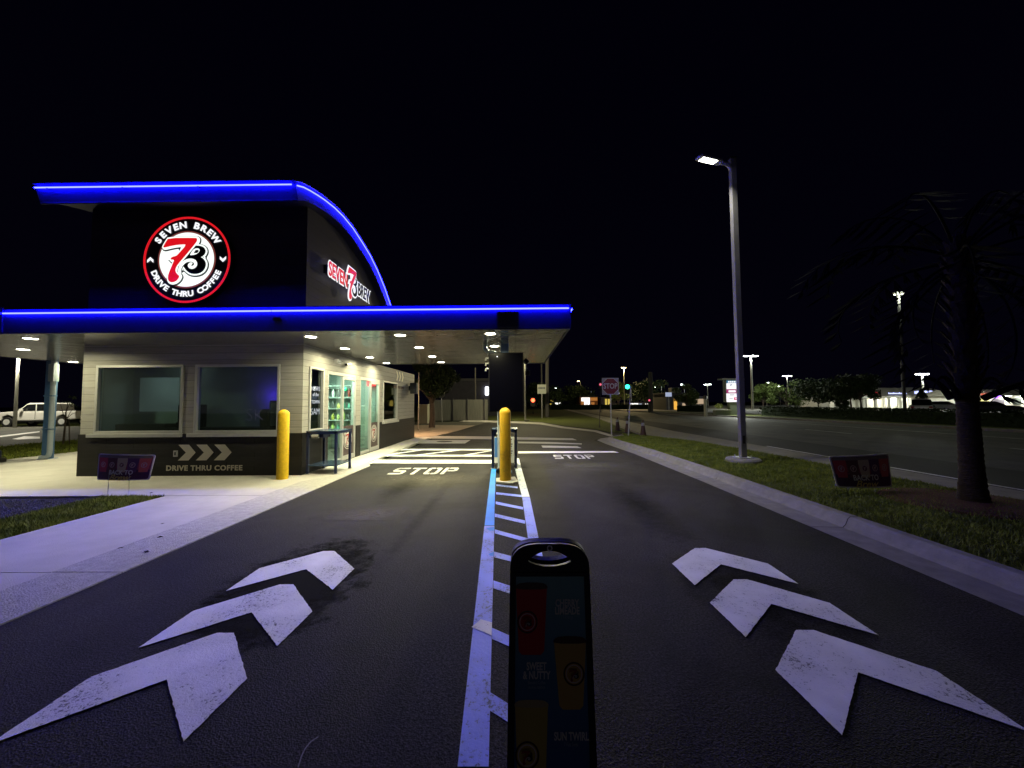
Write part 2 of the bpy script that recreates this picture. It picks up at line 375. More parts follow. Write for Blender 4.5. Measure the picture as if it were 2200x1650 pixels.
# right: kerb, verge, footpath, road
path = [(3.73, -8), (3.74, 3), (3.73, 8), (3.66, 12.0), (3.45, 15.0), (3.42, 16.4), (3.75, 17.2), (4.4, 17.9)]
def offs(p, d):
    out = []
    for i, a in enumerate(p):
        t = (Vector(p[min(i+1, len(p)-1)])-Vector(p[max(i-1, 0)])).normalized(); out.append((a[0]+t.y*d, a[1]-t.x*d))
    return out
prof = [(0, .004), (.40, -.006), (.435, .03), (.47, .105), (.50, .128), (.60, .130), (.635, .11), (.64, -.1)]
rows = [offs(path, d) for d, z in prof]; m = MB()
m.add([(x, y, prof[j][1]) for j in range(len(prof)) for x, y in rows[j]],
      [(j*8+i+1, j*8+i, (j+1)*8+i, (j+1)*8+i+1) for j in range(len(prof)-1) for i in range(7)])
jm = MB()
for yj in (-1.2, 1.9, 5.0, 8.1, 11.2):
    xb_ = 3.735 if yj < 8 else (3.73 if yj < 9 else 3.675)
    for (d0, z0_), (d1, z1_) in zip(prof[:-2], prof[1:-1]): jm.add([(xb_+d0, yj-.006, z0_+.0035), (xb_+d0, yj+.006, z0_+.0035), (xb_+d1, yj+.006, z1_+.0035), (xb_+d1, yj-.006, z1_+.0035)], [(0, 1, 2, 3)])
struct('kerb_joint', jm, SOIL)
struct('kerb', m, CONC3, 'pale concrete kerb along the right side of the drive', smooth=False)
kb = rows[6]
verge = [kb[i] for i in range(8)] + [(5.1, 18.6), (5.73, 17.8), (6.77, 15.1), (7.15, 12.4), (7.42, 7.8), (7.5, 3), (7.5, -8)]
struct('verge', MB().sheet(verge, .095), TURF)
struct('footpath', MB().prism([(7.53, -8), (8.45, -8), (8.45, 15), (8.3, 20.2), (9.25, 37), (12, 90), (11, 90), (8.0, 37), (6.2, 19.4), (5.76, 17.8), (6.8, 15.1), (7.18, 12.4), (7.45, 7.8)], -.05, .07), mat('footpath_concrete', (.19, .18, .15), .9, var=.25, vs=3, bump=.5))
struct('rear_lawn', MB().sheet([G(1004, 901), G(1093, 904), G(1164, 907.5), G(1212, 916), G(1282, 924), G(1310, 930), (6.0, 19.6), (7.95, 37), (10.9, 90), (-30, 95), (-14, 36)], .03), TURF)
struct('road_shoulder', MB().sheet([(8.5, -8), (11.3, -8), (11.3, 30), (10.9, 50), (12.6, 110), (12.05, 90), (9.3, 37), (8.35, 20.2), (8.5, 15)], -.01), ASP3)
struct('road', MB().sheet([(11.31, -8), (25.2, -8), (24.6, 19), (23.4, 33), (21.7, 45), (20, 70), (18, 140), (13.5, 140), (10.91, 50), (11.31, 30)], -.01), ASP2)
m = MB(); m.sheet([(8.95, -8), (9.05, -8), (9.05, 14), (8.95, 14)], -.006); m.sheet([(16.3, 10), (16.42, 10), (16.42, 13), (16.3, 13)], -.006)
m.sheet([(16.3, 19), (16.42, 19), (16.42, 22), (16.3, 22)], -.006); m.sheet([(20.8, 8), (20.9, 8), (20.3, 40), (20.2, 40)], -.006)
struct('road_line', m, WHITEW)
struct('far_kerb', MB().prism([(25.2, -8), (25.5, -8), (24.9, 19), (23.7, 33), (22.0, 45), (20.3, 70), (18.3, 140), (18.0, 140), (20, 70), (21.7, 45), (23.4, 33), (24.6, 19)], -.05, .12), CONC3)
struct('far_lawn', MB().sheet([(25.5, -8), (29, -8), (29, 48), (26, 60), (20.4, 70), (22.05, 45), (23.7, 33), (24.9, 19)], .1), TURF)
struct('car_park', MB().sheet([(29, 6), (140, 6), (160, 160), (16, 160), (20.6, 71), (26, 60), (29, 48)], .0), mat('car_park_asphalt', (.24, .24, .21), .8, var=.3, vs=.4))

# road markings
def chevron(name, cx, y0, top, label):
    w, s, nn = .455, .45, .43
    pts = [(-w, 0), (-w-.015, s), (-.06, top-.02), (.06, top-.02), (w+.01, s-.01), (w, .02), (.0, nn)]
    q = []
    for i in range(len(pts)):
        a, b = pts[i], pts[(i+1) % len(pts)]; L = math.hypot(b[0]-a[0], b[1]-a[1]); k = max(2, int(L/.022))
        for j in range(k):
            t = j/k; w_ = .0022 if j else .001; q.append((cx+a[0]+(b[0]-a[0])*t+random.uniform(-w_, w_), y0+a[1]+(b[1]-a[1])*t+random.uniform(-w_, w_)))
    pts = q
    o = shape(name, [pts], WHITE, frame((0, 0, .007), X, Y), ext=.001)
    o['kind'] = 'structure'; o['label'] = label; return o
for i, y0 in enumerate((1.87, 2.59, 3.36)):
    chevron('painted_chevron', -2.045, y0, .905, ['white chevron on the left lane nearest the camera', 'middle white chevron on the left lane', 'farthest white chevron on the left lane, cracked and worn'][i])
for i, y0 in enumerate((1.93, 2.70, 3.445)):
    chevron('painted_chevron', 2.0, y0, .87, ['white chevron on the right lane nearest the camera', 'middle white chevron on the right lane', 'farthest white chevron on the right lane'][i])
STN = [0]
def stain(name, cx, cy, a, b, col, k=2.6, ns=5., rough=.85):
    m = bpy.data.materials.new(name); m.use_nodes = True; n, l = m.node_tree.nodes, m.node_tree.links; p = n['Principled BSDF']
    g = n.new('ShaderNodeNewGeometry'); s = n.new('ShaderNodeSeparateXYZ'); l.new(g.outputs['Position'], s.inputs[0])
    dx = M_(n, 'DIVIDE', l, M_(n, 'SUBTRACT', l, s.outputs['X'], cx), a); dy = M_(n, 'DIVIDE', l, M_(n, 'SUBTRACT', l, s.outputs['Y'], cy), b)
    d = M_(n, 'SQRT', l, M_(n, 'ADD', l, M_(n, 'MULTIPLY', l, dx, dx), M_(n, 'MULTIPLY', l, dy, dy)))
    no = n.new('ShaderNodeTexNoise'); no.inputs['Scale'].default_value = ns; no.inputs['Detail'].default_value = 8; no.inputs['Roughness'].default_value = .75; l.new(g.outputs['Position'], no.inputs['Vector'])
    v = M_(n, 'MULTIPLY', l, M_(n, 'ADD', l, M_(n, 'SUBTRACT', l, .80, d), M_(n, 'MULTIPLY', l, M_(n, 'SUBTRACT', l, no.outputs['Fac'], .5), 1.5)), k)
    v = M_(n, 'MAXIMUM', l, M_(n, 'MINIMUM', l, v, 1.0), 0.0); l.new(v, p.inputs['Alpha'])
    p.inputs['Base Color'].default_value = tuple(col)+(1,); p.inputs['Roughness'].default_value = .9; p.inputs['Specular IOR Level'].default_value = .08
    o = struct('asphalt_stain', MB().sheet([(cx-a*1.2, cy-b*1.2), (cx+a*1.2, cy-b*1.2), (cx+a*1.2, cy+b*1.2), (cx-a*1.2, cy+b*1.2)], .0018+.0003*STN[0]), m); STN[0] += 1; return o
stain('stain_black', -2.0, 3.5, .78, 1.5, (.0022, .0022, .003))
stain('stain_black_right', 2.0, 3.3, .75, 1.3, (.0025, .0025, .003), .9)
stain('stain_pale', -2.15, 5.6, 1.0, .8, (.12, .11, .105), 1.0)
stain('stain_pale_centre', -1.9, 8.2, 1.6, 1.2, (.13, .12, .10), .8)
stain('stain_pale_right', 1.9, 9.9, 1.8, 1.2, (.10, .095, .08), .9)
stain('stain_lane', 1.9, 6.2, .5, 2.6, (.002, .002, .0025), .5, 9)
stain('stain_lane_left', -2.2, 7.3, .45, 1.6, (.002, .002, .0025), .45, 9)
stain('stain_track', -1.35, 6.0, .16, 3.2, (.05, .047, .047), .5, 7)
m = MB()
m.sheet([G(790, 995.5), G(1057, 996), G(1057, 988.5), G(808, 988)], .005)
m.sheet([G(822, 980.5), G(1057, 981), G(1057, 977.5), G(828, 977.5)], .005)
m.sheet([G(848, 967.5), G(1057, 968), G(1057, 965), G(855, 964.5)], .005)
for a, b in ((826, 893), (894, 975), (996, 1057)):
    m.sheet([G(a, 977.4), G(a+12, 977.4), G(min(b+16, 1057), 967.7 if b < 1050 else 969), G(b, 967.7)], .005)
m.sheet([G(1113, 970), G(1318, 969.5), G(1330, 972.5), G(1113, 974.2)], .005)
struct('crosswalk', m, WHITE, 'white stop bars and hatched crossing across both lanes')
SL = [(0, [(1, 1), (.12, 1), (0, .88), (0, .54), (.12, .42), (.76, .42), (.76, .18), (0, .18), (0, 0), (.88, 0), (1, .12), (1, .46), (.88, .58), (.24, .58), (.24, .82), (1, .82)]),
      (1.22, [(0, 1), (1, 1), (1, .82), (.63, .82), (.63, 0), (.37, 0), (.37, .82), (0, .82)]),
      (2.44, [(.46, 1), (.12, 1), (0, .88), (0, .12), (.12, 0), (.46, 0), (.46, .18), (.26, .18), (.26, .82), (.46, .82)]),
      (2.44, [(.54, 0), (.88, 0), (1, .12), (1, .88), (.88, 1), (.54, 1), (.54, .82), (.74, .82), (.74, .18), (.54, .18)]),
      (3.66, [(0, 0), (.26, 0), (.26, 1), (0, 1)]), (3.66, [(.33, 1), (.88, 1), (1, .88), (1, .54), (.88, .42), (.33, .42), (.33, .58), (.74, .58), (.74, .82), (.33, .82)])]
def ground_text(px0, px1, yb, name='painted_stop', sz=.86):
    a = G(px0, yb); b = G(px1, yb); w = (b-a).length/4.66
    o = shape(name, [[(a.x+(dx+x)*w, a.y+y*sz) for x, y in P] for dx, P in SL], paint('road_paint_stencil', (.55, .54, .52), (.08, .08, .08), .46, fine=38), frame((0, 0, .005), X, Y), ext=.0008)
    o['kind'] = 'structure'; return o
ground_text(831, 975, 1019.5)['label'] = 'white STOP painted on the left lane'
ground_text(1193, 1284, 986, sz=.8)['label'] = 'white STOP painted on the right lane'
# painted island lines
def strip(name, px, mt, z=.006):
    a = MB(); a.sheet([G(*p) for p in px], z); return struct(name, a, mt)
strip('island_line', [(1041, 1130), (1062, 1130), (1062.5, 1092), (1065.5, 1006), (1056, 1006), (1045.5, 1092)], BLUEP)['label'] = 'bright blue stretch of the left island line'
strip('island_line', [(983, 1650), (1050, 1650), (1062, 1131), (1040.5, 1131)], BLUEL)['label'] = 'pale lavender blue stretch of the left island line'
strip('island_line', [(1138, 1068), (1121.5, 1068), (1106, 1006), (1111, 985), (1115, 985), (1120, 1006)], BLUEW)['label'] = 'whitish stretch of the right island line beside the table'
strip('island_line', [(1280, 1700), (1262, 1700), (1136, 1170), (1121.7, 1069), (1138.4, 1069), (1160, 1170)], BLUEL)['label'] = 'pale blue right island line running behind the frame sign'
strip('island_line', [(1044, 1136), (1062.5, 1133), (1062, 1142), (1052, 1142)], BLUEP, .0095)['label'] = 'ragged dark blue patch at the end of the bright blue stretch'
strip('island_line', [(1050, 1192), (1061, 1187), (1061, 1196), (1053, 1196)], BLUEP, .0095)['label'] = 'small dark blue splash on the left island line'
strip('island_line', [(1013, 1350), (1033, 1333), (1057, 1340), (1056, 1368)], WHITE, .0095)['label'] = 'white diagonal patch on the left island line'
m = MB(); cp = [(640, 1648), (647, 1625), (655, 1608), (668, 1592), (684, 1582)]
m.add([G(x-1, y, .004) for x, y in cp]+[G(x+1.6, y+1, .004) for x, y in cp], [(i, 5+i, 6+i, i+1) for i in range(4)]); struct('asphalt_crack', m, mat('crack_pale', (.16, .15, .16), .8))
for px, py, r_ in ((325, 1059, .03), (349, 1125, .025), (344, 1154, .03), (259, 1177, .035), (314, 1186, .04), (760, 1062, .02)):
    q = G(px, py, .016); mb_ = MB()
    for k in range(3):
        a = random.uniform(0, 6); d = Vector((math.cos(a), math.sin(a), 0))*r_; e_ = Vector((-d.y, d.x, 0))*.45; z_ = Vector((0, 0, r_*.4*random.random()))
        mb_.add([q-d, q-e_+z_, q+d, q+e_+z_], [(0, 1, 2, 3)])
    tag(mb_.build('fallen_leaf', mat('dry_leaf', (.03, .02, .015), .8)), 'small dark dry leaf litter lying on the left path', 'leaf', 'leaves on the path')
rungs = [(1066, 1041, 1112, 1046, 3.5), (1066, 1058, 1122, 1064, 4.5), (1065, 1078, 1124, 1090, 5.5), (1063, 1104, 1128, 1119, 7), (1063, 1138, 1136, 1158, 8.5),
         (1061.5, 1186, 1128, 1203, 12), (1060, 1248, 1122, 1268, 17), (1057, 1350, 1142, 1387, 24), (1052, 1488, 1165, 1560, 40)]
m = MB()
for x0, y0, x1, y1, h in rungs: m.sheet([G(x0, y0), G(x0, y0+h), G(x1, y1+h), G(x1, y1)], .0045)
struct('island_rung', m, BLUEL, 'pale blue cross bars between the two island lines')
p = [G(1066, 1029), G(1106, 1026), G(1114, 1036), G(1100, 1040), G(1066, 1037)]
struct('island_pad', MB().prism([(a.x, a.y) for a in p], 0, .02), CONC)
m = MB(); m.lathe([(.33, .0075), (.33, .010), (.29, .010), (.27, .009), (.25, .012), (.02, .012)], *(G(955, 949).xy), k=30)
tag(m.build('manhole_cover', mat('cast_iron', (.03, .028, .025), .6, .6, bump=.5)), 'round iron manhole cover in the concrete patch under the canopy', 'manhole cover')

# grass blades, gravel
def in_poly(x, y, P):
    c = False
    for i in range(len(P)):
        a, b = P[i], P[i-1]
        if (a[1] > y) != (b[1] > y) and x < (b[0]-a[0])*(y-a[1])/(b[1]-a[1])+a[0]: c = not c
    return c
def blades(name, P, x0, x1, y0, y1, n, z, h=.05, w=.006, fall=None):
    v = []; f = []
    for _ in range(n):
        x = random.uniform(x0, x1); y = y0+(y1-y0)*random.random()**(fall or 1)
        if not in_poly(x, y, P): continue
        k = 1+max(0, y-5)*.12; a = random.uniform(0, 2*PI); hh = h*random.uniform(.5, 1.3); ww = w*k
        dx, dy = math.cos(a)*ww, math.sin(a)*ww; tx, ty = random.gauss(0, hh*.5), random.gauss(0, hh*.5); b = len(v)
        v += [(x-dx, y-dy, z), (x+dx, y+dy, z), (x+tx, y+ty, z+hh)]; f.append((b, b+1, b+2))
    me = bpy.data.meshes.new(name); me.from_pydata(v, [], f); o = link(name, me, BLADE); o['kind'] = 'stuff'; return o
tag(blades('grass', verge, 3.9, 7.7, .5, 18.6, 90000, .09, fall=1.5), 'mown grass on the right verge', 'grass')
tag(blades('grass', [(-7.3, 1), (-6.2, 1), (-6.2, 6.8), (-7.3, 6.8)], -7.3, -6.2, 2, 6.8, 22000, -.015, h=.06), 'grass strip between gravel bed and path', 'grass')
tag(blades('grass', [(-20.2, 8), (-15.2, 8), (-15.6, 24), (-20.6, 24)], -20.6, -15.2, 9, 24, 12000, 0, h=.10, w=.01), 'grass beside the left lane', 'grass')
v = []; f = []
for _ in range(9000):
    x = random.uniform(-11.5, -7.24); y = random.uniform(3.6, 6.78); s = random.uniform(.008, .022); b = len(v); z = -.03+s*.3
    for k in range(4):
        a = k*PI/2+random.random(); v.append((x+math.cos(a)*s, y+math.sin(a)*s, z+random.uniform(-.3, .3)*s))
    v.append((x, y, z+s)); f += [(b, b+1, b+4), (b+1, b+2, b+4), (b+2, b+3, b+4), (b+3, b, b+4)]
me = bpy.data.meshes.new('gravel'); me.from_pydata(v, [], f); tag(link('gravel', me, mat('gravel_stone', (.09, .085, .10), .7, var=.6, vs=30)), 'dark gravel in the planting bed', 'gravel', kind='stuff')

# ================================================================== KIOSK
KX0, KX1, KY0, KY1, ZT = -9.95, -4.86, 8.72, 18.35, 2.99
kiosk = thing('coffee_kiosk', 'tan and charcoal drive through coffee kiosk with curved blue lit roof', 'kiosk', (-7.4, 13.5, 0))
kiosk.location = (0, 0, 0)
def wallplane(mb, axis, c, th, spans, holes, z0, z1):
    """wall in segments around rectangular holes; axis 'x': runs along x at y=c; 'y': along y at x=c"""
    a0, a1 = spans; cuts = sorted(set([a0, a1]+[h[0] for h in holes]+[h[1] for h in holes]))
    for p, q in zip(cuts, cuts[1:]):
        if q <= a0 or p >= a1 or q-p < 1e-5: continue
        hs = sorted([(max(h[2], z0), min(h[3], z1)) for h in holes if h[0] <= p+1e-6 and h[1] >= q-1e-6 and h[3] > z0 and h[2] < z1])
        z = z0; segs = []
        for lo, hi in hs:
            if lo > z: segs.append((z, lo))
            z = hi
        if z < z1: segs.append((z, z1))
        for lo, hi in segs:
            if axis == 'x': mb.box(p, q, c, c+th, lo, hi)
            else: mb.box(c-th, c, p, q, lo, hi)
FH = [(-9.62, -7.60, .97, 2.53), (-7.33, -5.38, .97, 2.53)]
SH = [(8.98, 9.66, .96, 2.50), (9.90, 11.66, .02, 2.48), (11.98, 13.70, .02, 2.46), (14.0, 15.68, .96, 2.46)]
up = MB(); wallplane(up, 'x', KY0, .16, (KX0, KX1), FH, .955, ZT); wallplane(up, 'y', KX1, .16, (KY0+.16, KY1), SH, .955, ZT)
up.box(KX0, KX0+.16, KY0+.16, KY1, .955, ZT); up.box(KX0+.16, KX1-.16, KY1-.16, KY1, .955, ZT)
up.build('wall', SID, kiosk)['label'] = 'tan lap siding of the kiosk'
lo = MB(); wallplane(lo, 'x', KY0-.02, .18, (KX0-.02, KX1+.02), FH, 0, .954); wallplane(lo, 'y', KX1+.02, .18, (KY0+.16, KY1), SH, 0, .954)
lo.box(KX0-.02, KX0+.16, KY0+.16, KY1, 0, .954); lo.box(KX0+.16, KX1-.16, KY1-.16, KY1, 0, .954)
lo.build('base_wall', SIDD, kiosk)['label'] = 'charcoal siding along the foot of the kiosk'
# upper volume and curved roof
RX0, RX1 = -10.15, -4.60
upts = [(634, 389), (648, 393), (663, 401), (679, 411), (695, 422), (716, 439), (736, 459), (757, 485), (777, 516), (794, 544), (810, 577), (826, 616), (839, 655)]
prof = [(PX(x, y, RX1).y, PX(x, y, RX1).z) for x, y in upts]
prof.append((prof[-1][0]+.45, prof[-1][1]-1.1)); prof.append((prof[-2][0]+.6, prof[-2][1]-1.8))
n = len(prof); TH = .34
def inner(pf, d):
    out = []
    for i, a in enumerate(pf):
        t = (Vector(pf[min(i+1, len(pf)-1)])-Vector(pf[max(i-1, 0)])).normalized(); out.append((a[0]-(-t.y)*-d*1.0, a[1]-t.x*d) if False else (a[0]+t.y*d, a[1]-t.x*d))
    return out
low = inner(prof, TH); low[0] = (prof[0][0]+.13, prof[0][1]-.35)
m = MB()
vv = [(x, y, z) for x in (RX0, RX1) for pf in (prof, low) for y, z in pf]
ff = []
for i in range(n-1):
    ff += [(i, 2*n+i, 2*n+i+1, i+1), (n+i, n+i+1, 3*n+i+1, 3*n+i), (i, i+1, n+i+1, n+i), (2*n+i, 3*n+i, 3*n+i+1, 2*n+i+1)]
ff += [(0, n, 3*n, 2*n), (n-1, 3*n-1, 4*n-1, 2*n-1)]
m.add(vv, ff); roof = m.build('roof', FASC, kiosk)
# metal edge trims of the roof fascia
m = MB(); m.tube([(RX0, prof[0][0]-.005, prof[0][1]+.01), (RX1+.01, prof[0][0]-.005, prof[0][1]+.01)]+[(RX1+.01, y, z+.01) for y, z in prof[1:]], .022, 6)
m.tube([(RX0+.02, low[0][0]-.01, low[0][1]), (RX1, low[0][0]-.01, low[0][1])], .018, 6); m.build('trim', FASC, roof)
led = MB(); y0, z0 = prof[0]
led.tube([(RX0+.05, y0-.024, z0-.085), (RX1-.06, y0-.024, z0-.085)], .014, 8)
led.tube([(RX1+.03, y+.085*math.sin(0), z) for y, z in inner(prof, .085)[:n-2]], .014, 8)
led.build('light_strip', LED, roof)
for a in (RX0+.3, RX0+1.9, RX0+3.5): MB().box(a, a+.03, y0-.03, y0+.02, z0-.10, z0-.07).build('strip_clip', BLACK, roof)

# upper walls
WX0, WX1 = -9.93, -4.84
wl_ = [(y, z) for y, z in low]
m = MB()
fy = KY0+.02
def roofz(y):
    for a, b in zip(low, low[1:]):
        if a[0] <= y <= b[0]: return a[1]+(b[1]-a[1])*(y-a[0])/(b[0]-a[0])
    return low[0][1]
m.box(WX0, WX1, fy, fy+.1, 3.3, roofz(fy)+.02)
ys = [fy+.101+i*.2 for i in range(40)]
ys = [y for y in ys if roofz(y) > 3.4 and y < low[-3][0]]
for x in (WX1, WX0):
    v = []; 
    for y in ys: v += [(x, y, 3.3), (x, y, roofz(y)+.02)]
    m.add(v, [(2*i, 2*i+2, 2*i+3, 2*i+1) for i in range(len(ys)-1)])
m.build('upper_wall', SIDB, kiosk)['label'] = 'black upper wall under the curved roof'

# windows and doors
def win(axis, c, h, name, pane_m, fr=.055, sill=True, out=-1, dp=.09):
    """out: direction the wall faces. returns frame object"""
    a0, a1, z0, z1 = h; f = MB()
    def bx(p, q, lo, hi, d0, d1, mb=f):
        if axis == 'x': mb.box(p, q, c+min(d0, d1), c+max(d0, d1), lo, hi)
        else: mb.box(c-max(d0, d1), c-min(d0, d1), p, q, lo, hi)
    bx(a0, a0+fr, z0, z1, -.03, dp); bx(a1-fr, a1, z0, z1, -.03, dp); bx(a0+fr, a1-fr, z1-fr, z1, -.03, dp); bx(a0+fr, a1-fr, z0, z0+fr, -.03, dp)
    fo = f.build(name, ALU, kiosk, bevel=.004)
    g = MB(); bx(a0+fr, a1-fr, z0+fr, z1-fr, .035, .041, g); g.build('pane', pane_m, fo)
    if sill:
        s = MB(); bx(a0-.10, a1+.02, z0-.085, z0-.003, -.09, .0, s); s.build('sill', ALU, fo, bevel=.004)
    return fo
w1 = win('x', KY0, FH[0], 'window', GLASSF); w1['label'] = 'left front window with a pale haze behind its glass'
w2 = win('x', KY0, FH[1], 'window', GLASSF); w2['label'] = 'right front window with chalk writing and a blue glow'
w3 = win('y', KX1, SH[0], 'window', GLASSS); w3['label'] = 'narrow side window with white chalk lettering'
w4 = win('y', KX1, SH[3], 'window', GLASSS); w4['label'] = 'rear side window over a shiny sill'
CHALK = emit('chalk_glowing', (.75, .85, 1), .55)  # chalk given its own glow in place of light falling on it
CHALKD = emit('chalk_glow_faint', (.25, .28, .5), .06)  # fainter chalk, also with a glow put into the material
fx = lambda x, z: frame((x, KY0-.035+.06, z), X, Z)
text('lettering', 'O', .42, CHALKD, frame((-5.90, KY0+.03, 1.80), X, Z), w2, ext=.001, off=-.012, sx=.4)
text('lettering', 'SK', .40, CHALKD, frame((-5.96, KY0+.03, 1.36), X, Z), w2, ext=.001, off=-.012)
for i, (t, z, s) in enumerate((('NEWS', 1.98, .15), ('of the', 1.84, .12), ('TOWN', 1.66, .12), ('SAM', 1.42, .22))):
    text('lettering', t, s, CHALK, frame((KX1-.028, 9.345, z), Y, Z), w3, ext=.001, off=-.002 if i == 3 else .002)
def door(h, label):
    a0, a1, z0, z1 = h; mid = a0+(a1-a0)*.46
    f = MB()
    for p, q, lo, hi in ((a0, a0+.05, z0, z1), (a1-.07, a1, z0, z1), (a0+.05, a1-.07, z1-.09, z1), (a0+.05, mid, z0, z0+.08)):
        f.box(KX1-.10, KX1-.005, p, q, lo, hi)
    d = f.build('door', ALU, kiosk, bevel=.004); d['label'] = label
    g = MB(); g.box(KX1-.075, KX1-.069, a0+.05, mid, z0+.08, z1-.09); g.build('fixed_pane', GLASSD, d)
    lf = MB(); L0, L1 = mid, a1-.075
    for p, q, lo, hi in ((L0, L0+.08, z0+.01, z1-.10), (L1-.08, L1, z0+.01, z1-.10), (L0+.08, L1-.08, z1-.18, z1-.10), (L0+.08, L1-.08, z0+.01, z0+.13)):
        lf.box(KX1-.045, KX1+.02, p, q, lo, hi)
    lf.build('door_leaf', ALU, d, bevel=.004)
    g = MB(); g.box(KX1-.03, KX1-.024, L0+.08, L1-.08, .98, z1-.18); g.build('pane', GLASSD, d)
    g = MB(); g.box(KX1-.03, KX1-.018, L0+.08, L1-.08, z0+.13, .978); dp = g.build('kick_panel', mat('panel_brown', (.05, .03, .03), .5), d)
    cy = (L0+L1)/2; M = frame((KX1-.013, cy, .60), Y, Z); r = .29
    WD = mat('decal_white', (.62, .60, .58), .5)
    shape('emblem', [circ(r, 48), circ(r*.93, 48)], WD, M, d, ext=.001)
    shape('emblem', [circ(r*.80, 48), circ(r*.74, 48)], WD, M, d, ext=.001)
    badge(M, r*.66, d, mini=True)
    arc_text('SEVEN BREW', M, r*.865, r*.17, 1, R(58), WD, d, ext=.001)
    g = MB(); g.box(KX1+.021, KX1+.045, L1-.055, L1-.025, .95, 1.25); g.build('handle', STEEL, d)
    return d
# ---- emblem drawing, shared by every copy of the round mark (unit = outer radius)
def T(p): return [((x-828)/748., (825-y)/735.) for x, y in p]
SEVEN = T([(523, 463), (990, 465), (1015, 478), (1018, 505), (1005, 540), (930, 635), (850, 735), (775, 825), (720, 890), (680, 945), (660, 1000), (668, 1045), (700, 1085), (735, 1112), (722, 1150), (690, 1190), (650, 1212), (600, 1220), (560, 1200), (540, 1160), (541, 1095), (562, 1030), (590, 960), (615, 895), (640, 835), (565, 832), (590, 788), (670, 770), (700, 740), (840, 580), (760, 576), (640, 588), (530, 610), (462, 627), (440, 620), (442, 600), (480, 530)])
BEE = T([(965, 597), (1060, 603), (1125, 630), (1155, 685), (1143, 735), (1100, 775), (1060, 788), (1120, 822), (1162, 885), (1162, 950), (1130, 1015), (1070, 1058), (985, 1072), (905, 1058), (840, 1010), (805, 960), (790, 930), (745, 985), (715, 1010), (700, 985), (705, 930), (740, 860), (800, 790), (870, 705)])
BHOLE = T([(872, 768), (905, 700), (955, 635), (1040, 630), (1068, 668), (1052, 712), (990, 757)])
BDOT = T([(955, 722), (990, 668), (1030, 668), (1040, 690), (1015, 718)])
CURL = T([(735, 1075), (728, 1010), (745, 945), (790, 885), (850, 850), (920, 842), (975, 862), (998, 905), (985, 945), (945, 965), (905, 955), (893, 925), (915, 905), (935, 915)])
def stroke(p, w):
    L = []; Rr = []
    for i, a in enumerate(p):
        t = (Vector(p[min(i+1, len(p)-1)])-Vector(p[max(i-1, 0)])).normalized(); L.append((a[0]-t.y*w, a[1]+t.x*w)); Rr.append((a[0]+t.y*w, a[1]-t.x*w))
    return L, Rr
def curl_mesh(name, w, m_, M, parent, z, sc):
    p = CURL
    q = []
    for i in range(len(p)-1):
        a0 = p[max(i-1, 0)]; a = p[i]; b = p[i+1]; b1 = p[min(i+2, len(p)-1)]
        for k in range(5):
            t = k/5; f = lambda c0, c1, c2, c3: .5*((2*c1)+(-c0+c2)*t+(2*c0-5*c1+4*c2-c3)*t*t+(-c0+3*c1-3*c2+c3)*t**3)
            q.append((f(a0[0], a[0], b[0], b1[0]), f(a0[1], a[1], b[1], b1[1])))
    q.append(p[-1]); L, Rr = stroke(q, w); mb = MB()
    v = [(x*sc, y*sc, z) for x, y in L]+[(x*sc, y*sc, z) for x, y in Rr]; k = len(q)
    mb.add([M @ Vector(c) for c in v], [(k+i, k+i+1, i+1, i) for i in range(k-1)])
    return mb.build(name, m_, parent)
def badge(M, r, parent, mini=False, red=None, white=None, blackm=None, disc=True):
    """the white disc with red 7 and black B; r is the disc radius"""
    sc = r/.635
    WD = white or mat('decal_white', (.62, .60, .58), .5); RD = red or mat('decal_red', (.35, .03, .03), .5); BD = blackm or mat('decal_black', (.02, .02, .02), .5)
    st = .0015 if mini else .006
    T_ = lambda k: M @ Matrix.Translation((0, 0, st*k))
    ps = lambda P: [(x*sc, y*sc) for x, y in P]
    if disc: shape('disc', [circ(r, 64)], WD, T_(1), parent, ext=st*.3)
    if not mini: 
        shape('outline', [ps(smooth_poly(SEVEN, 1))], GREYL, T_(2) @ Matrix.Translation((.008*sc, -.012*sc, 0)), parent, ext=st*.3, off=.066*sc)
        shape('outline', [ps(smooth_poly(BEE, 1))], GREYL, T_(2) @ Matrix.Translation((.008*sc, -.012*sc, 0)), parent, ext=st*.3, off=.066*sc)
        shape('outline', [ps(smooth_poly(SEVEN, 1))], WD, T_(3), parent, ext=st*.3, off=.046*sc)
        shape('outline', [ps(smooth_poly(BEE, 1))], WD, T_(3), parent, ext=st*.3, off=.046*sc)
    shape('letter_b', [ps(smooth_poly(BEE, 1)), ps(smooth_poly(BHOLE, 1))], BD, T_(4), parent, ext=st*.3, off=0 if mini else .010*sc)
    if not mini:
        shape('letter_b_dot', [ps(BDOT)], GREYL, T_(4), parent, ext=st*.3)
        curl_mesh('curl', .052, GREYL, T_(4.6), parent, 0, sc)
    curl_mesh('curl', .036, WD, T_(5.2), parent, 0, sc)
    if not mini: shape('outline', [ps(smooth_poly(SEVEN, 1))], WD, T_(6), parent, ext=st*.3, off=.030*sc)
    shape('numeral_seven', [ps(smooth_poly(SEVEN, 1))], RD, T_(7), parent, ext=st*.3)
ADV = {'S': .9, 'E': .84, 'V': .98, 'N': 1.0, ' ': .75, 'B': .92, 'R': .96, 'W': 1.25, 'D': .98, 'I': .45, 'T': .85, 'H': 1.0, 'U': .96, 'C': .92, 'O': 1.04, 'F': .80}
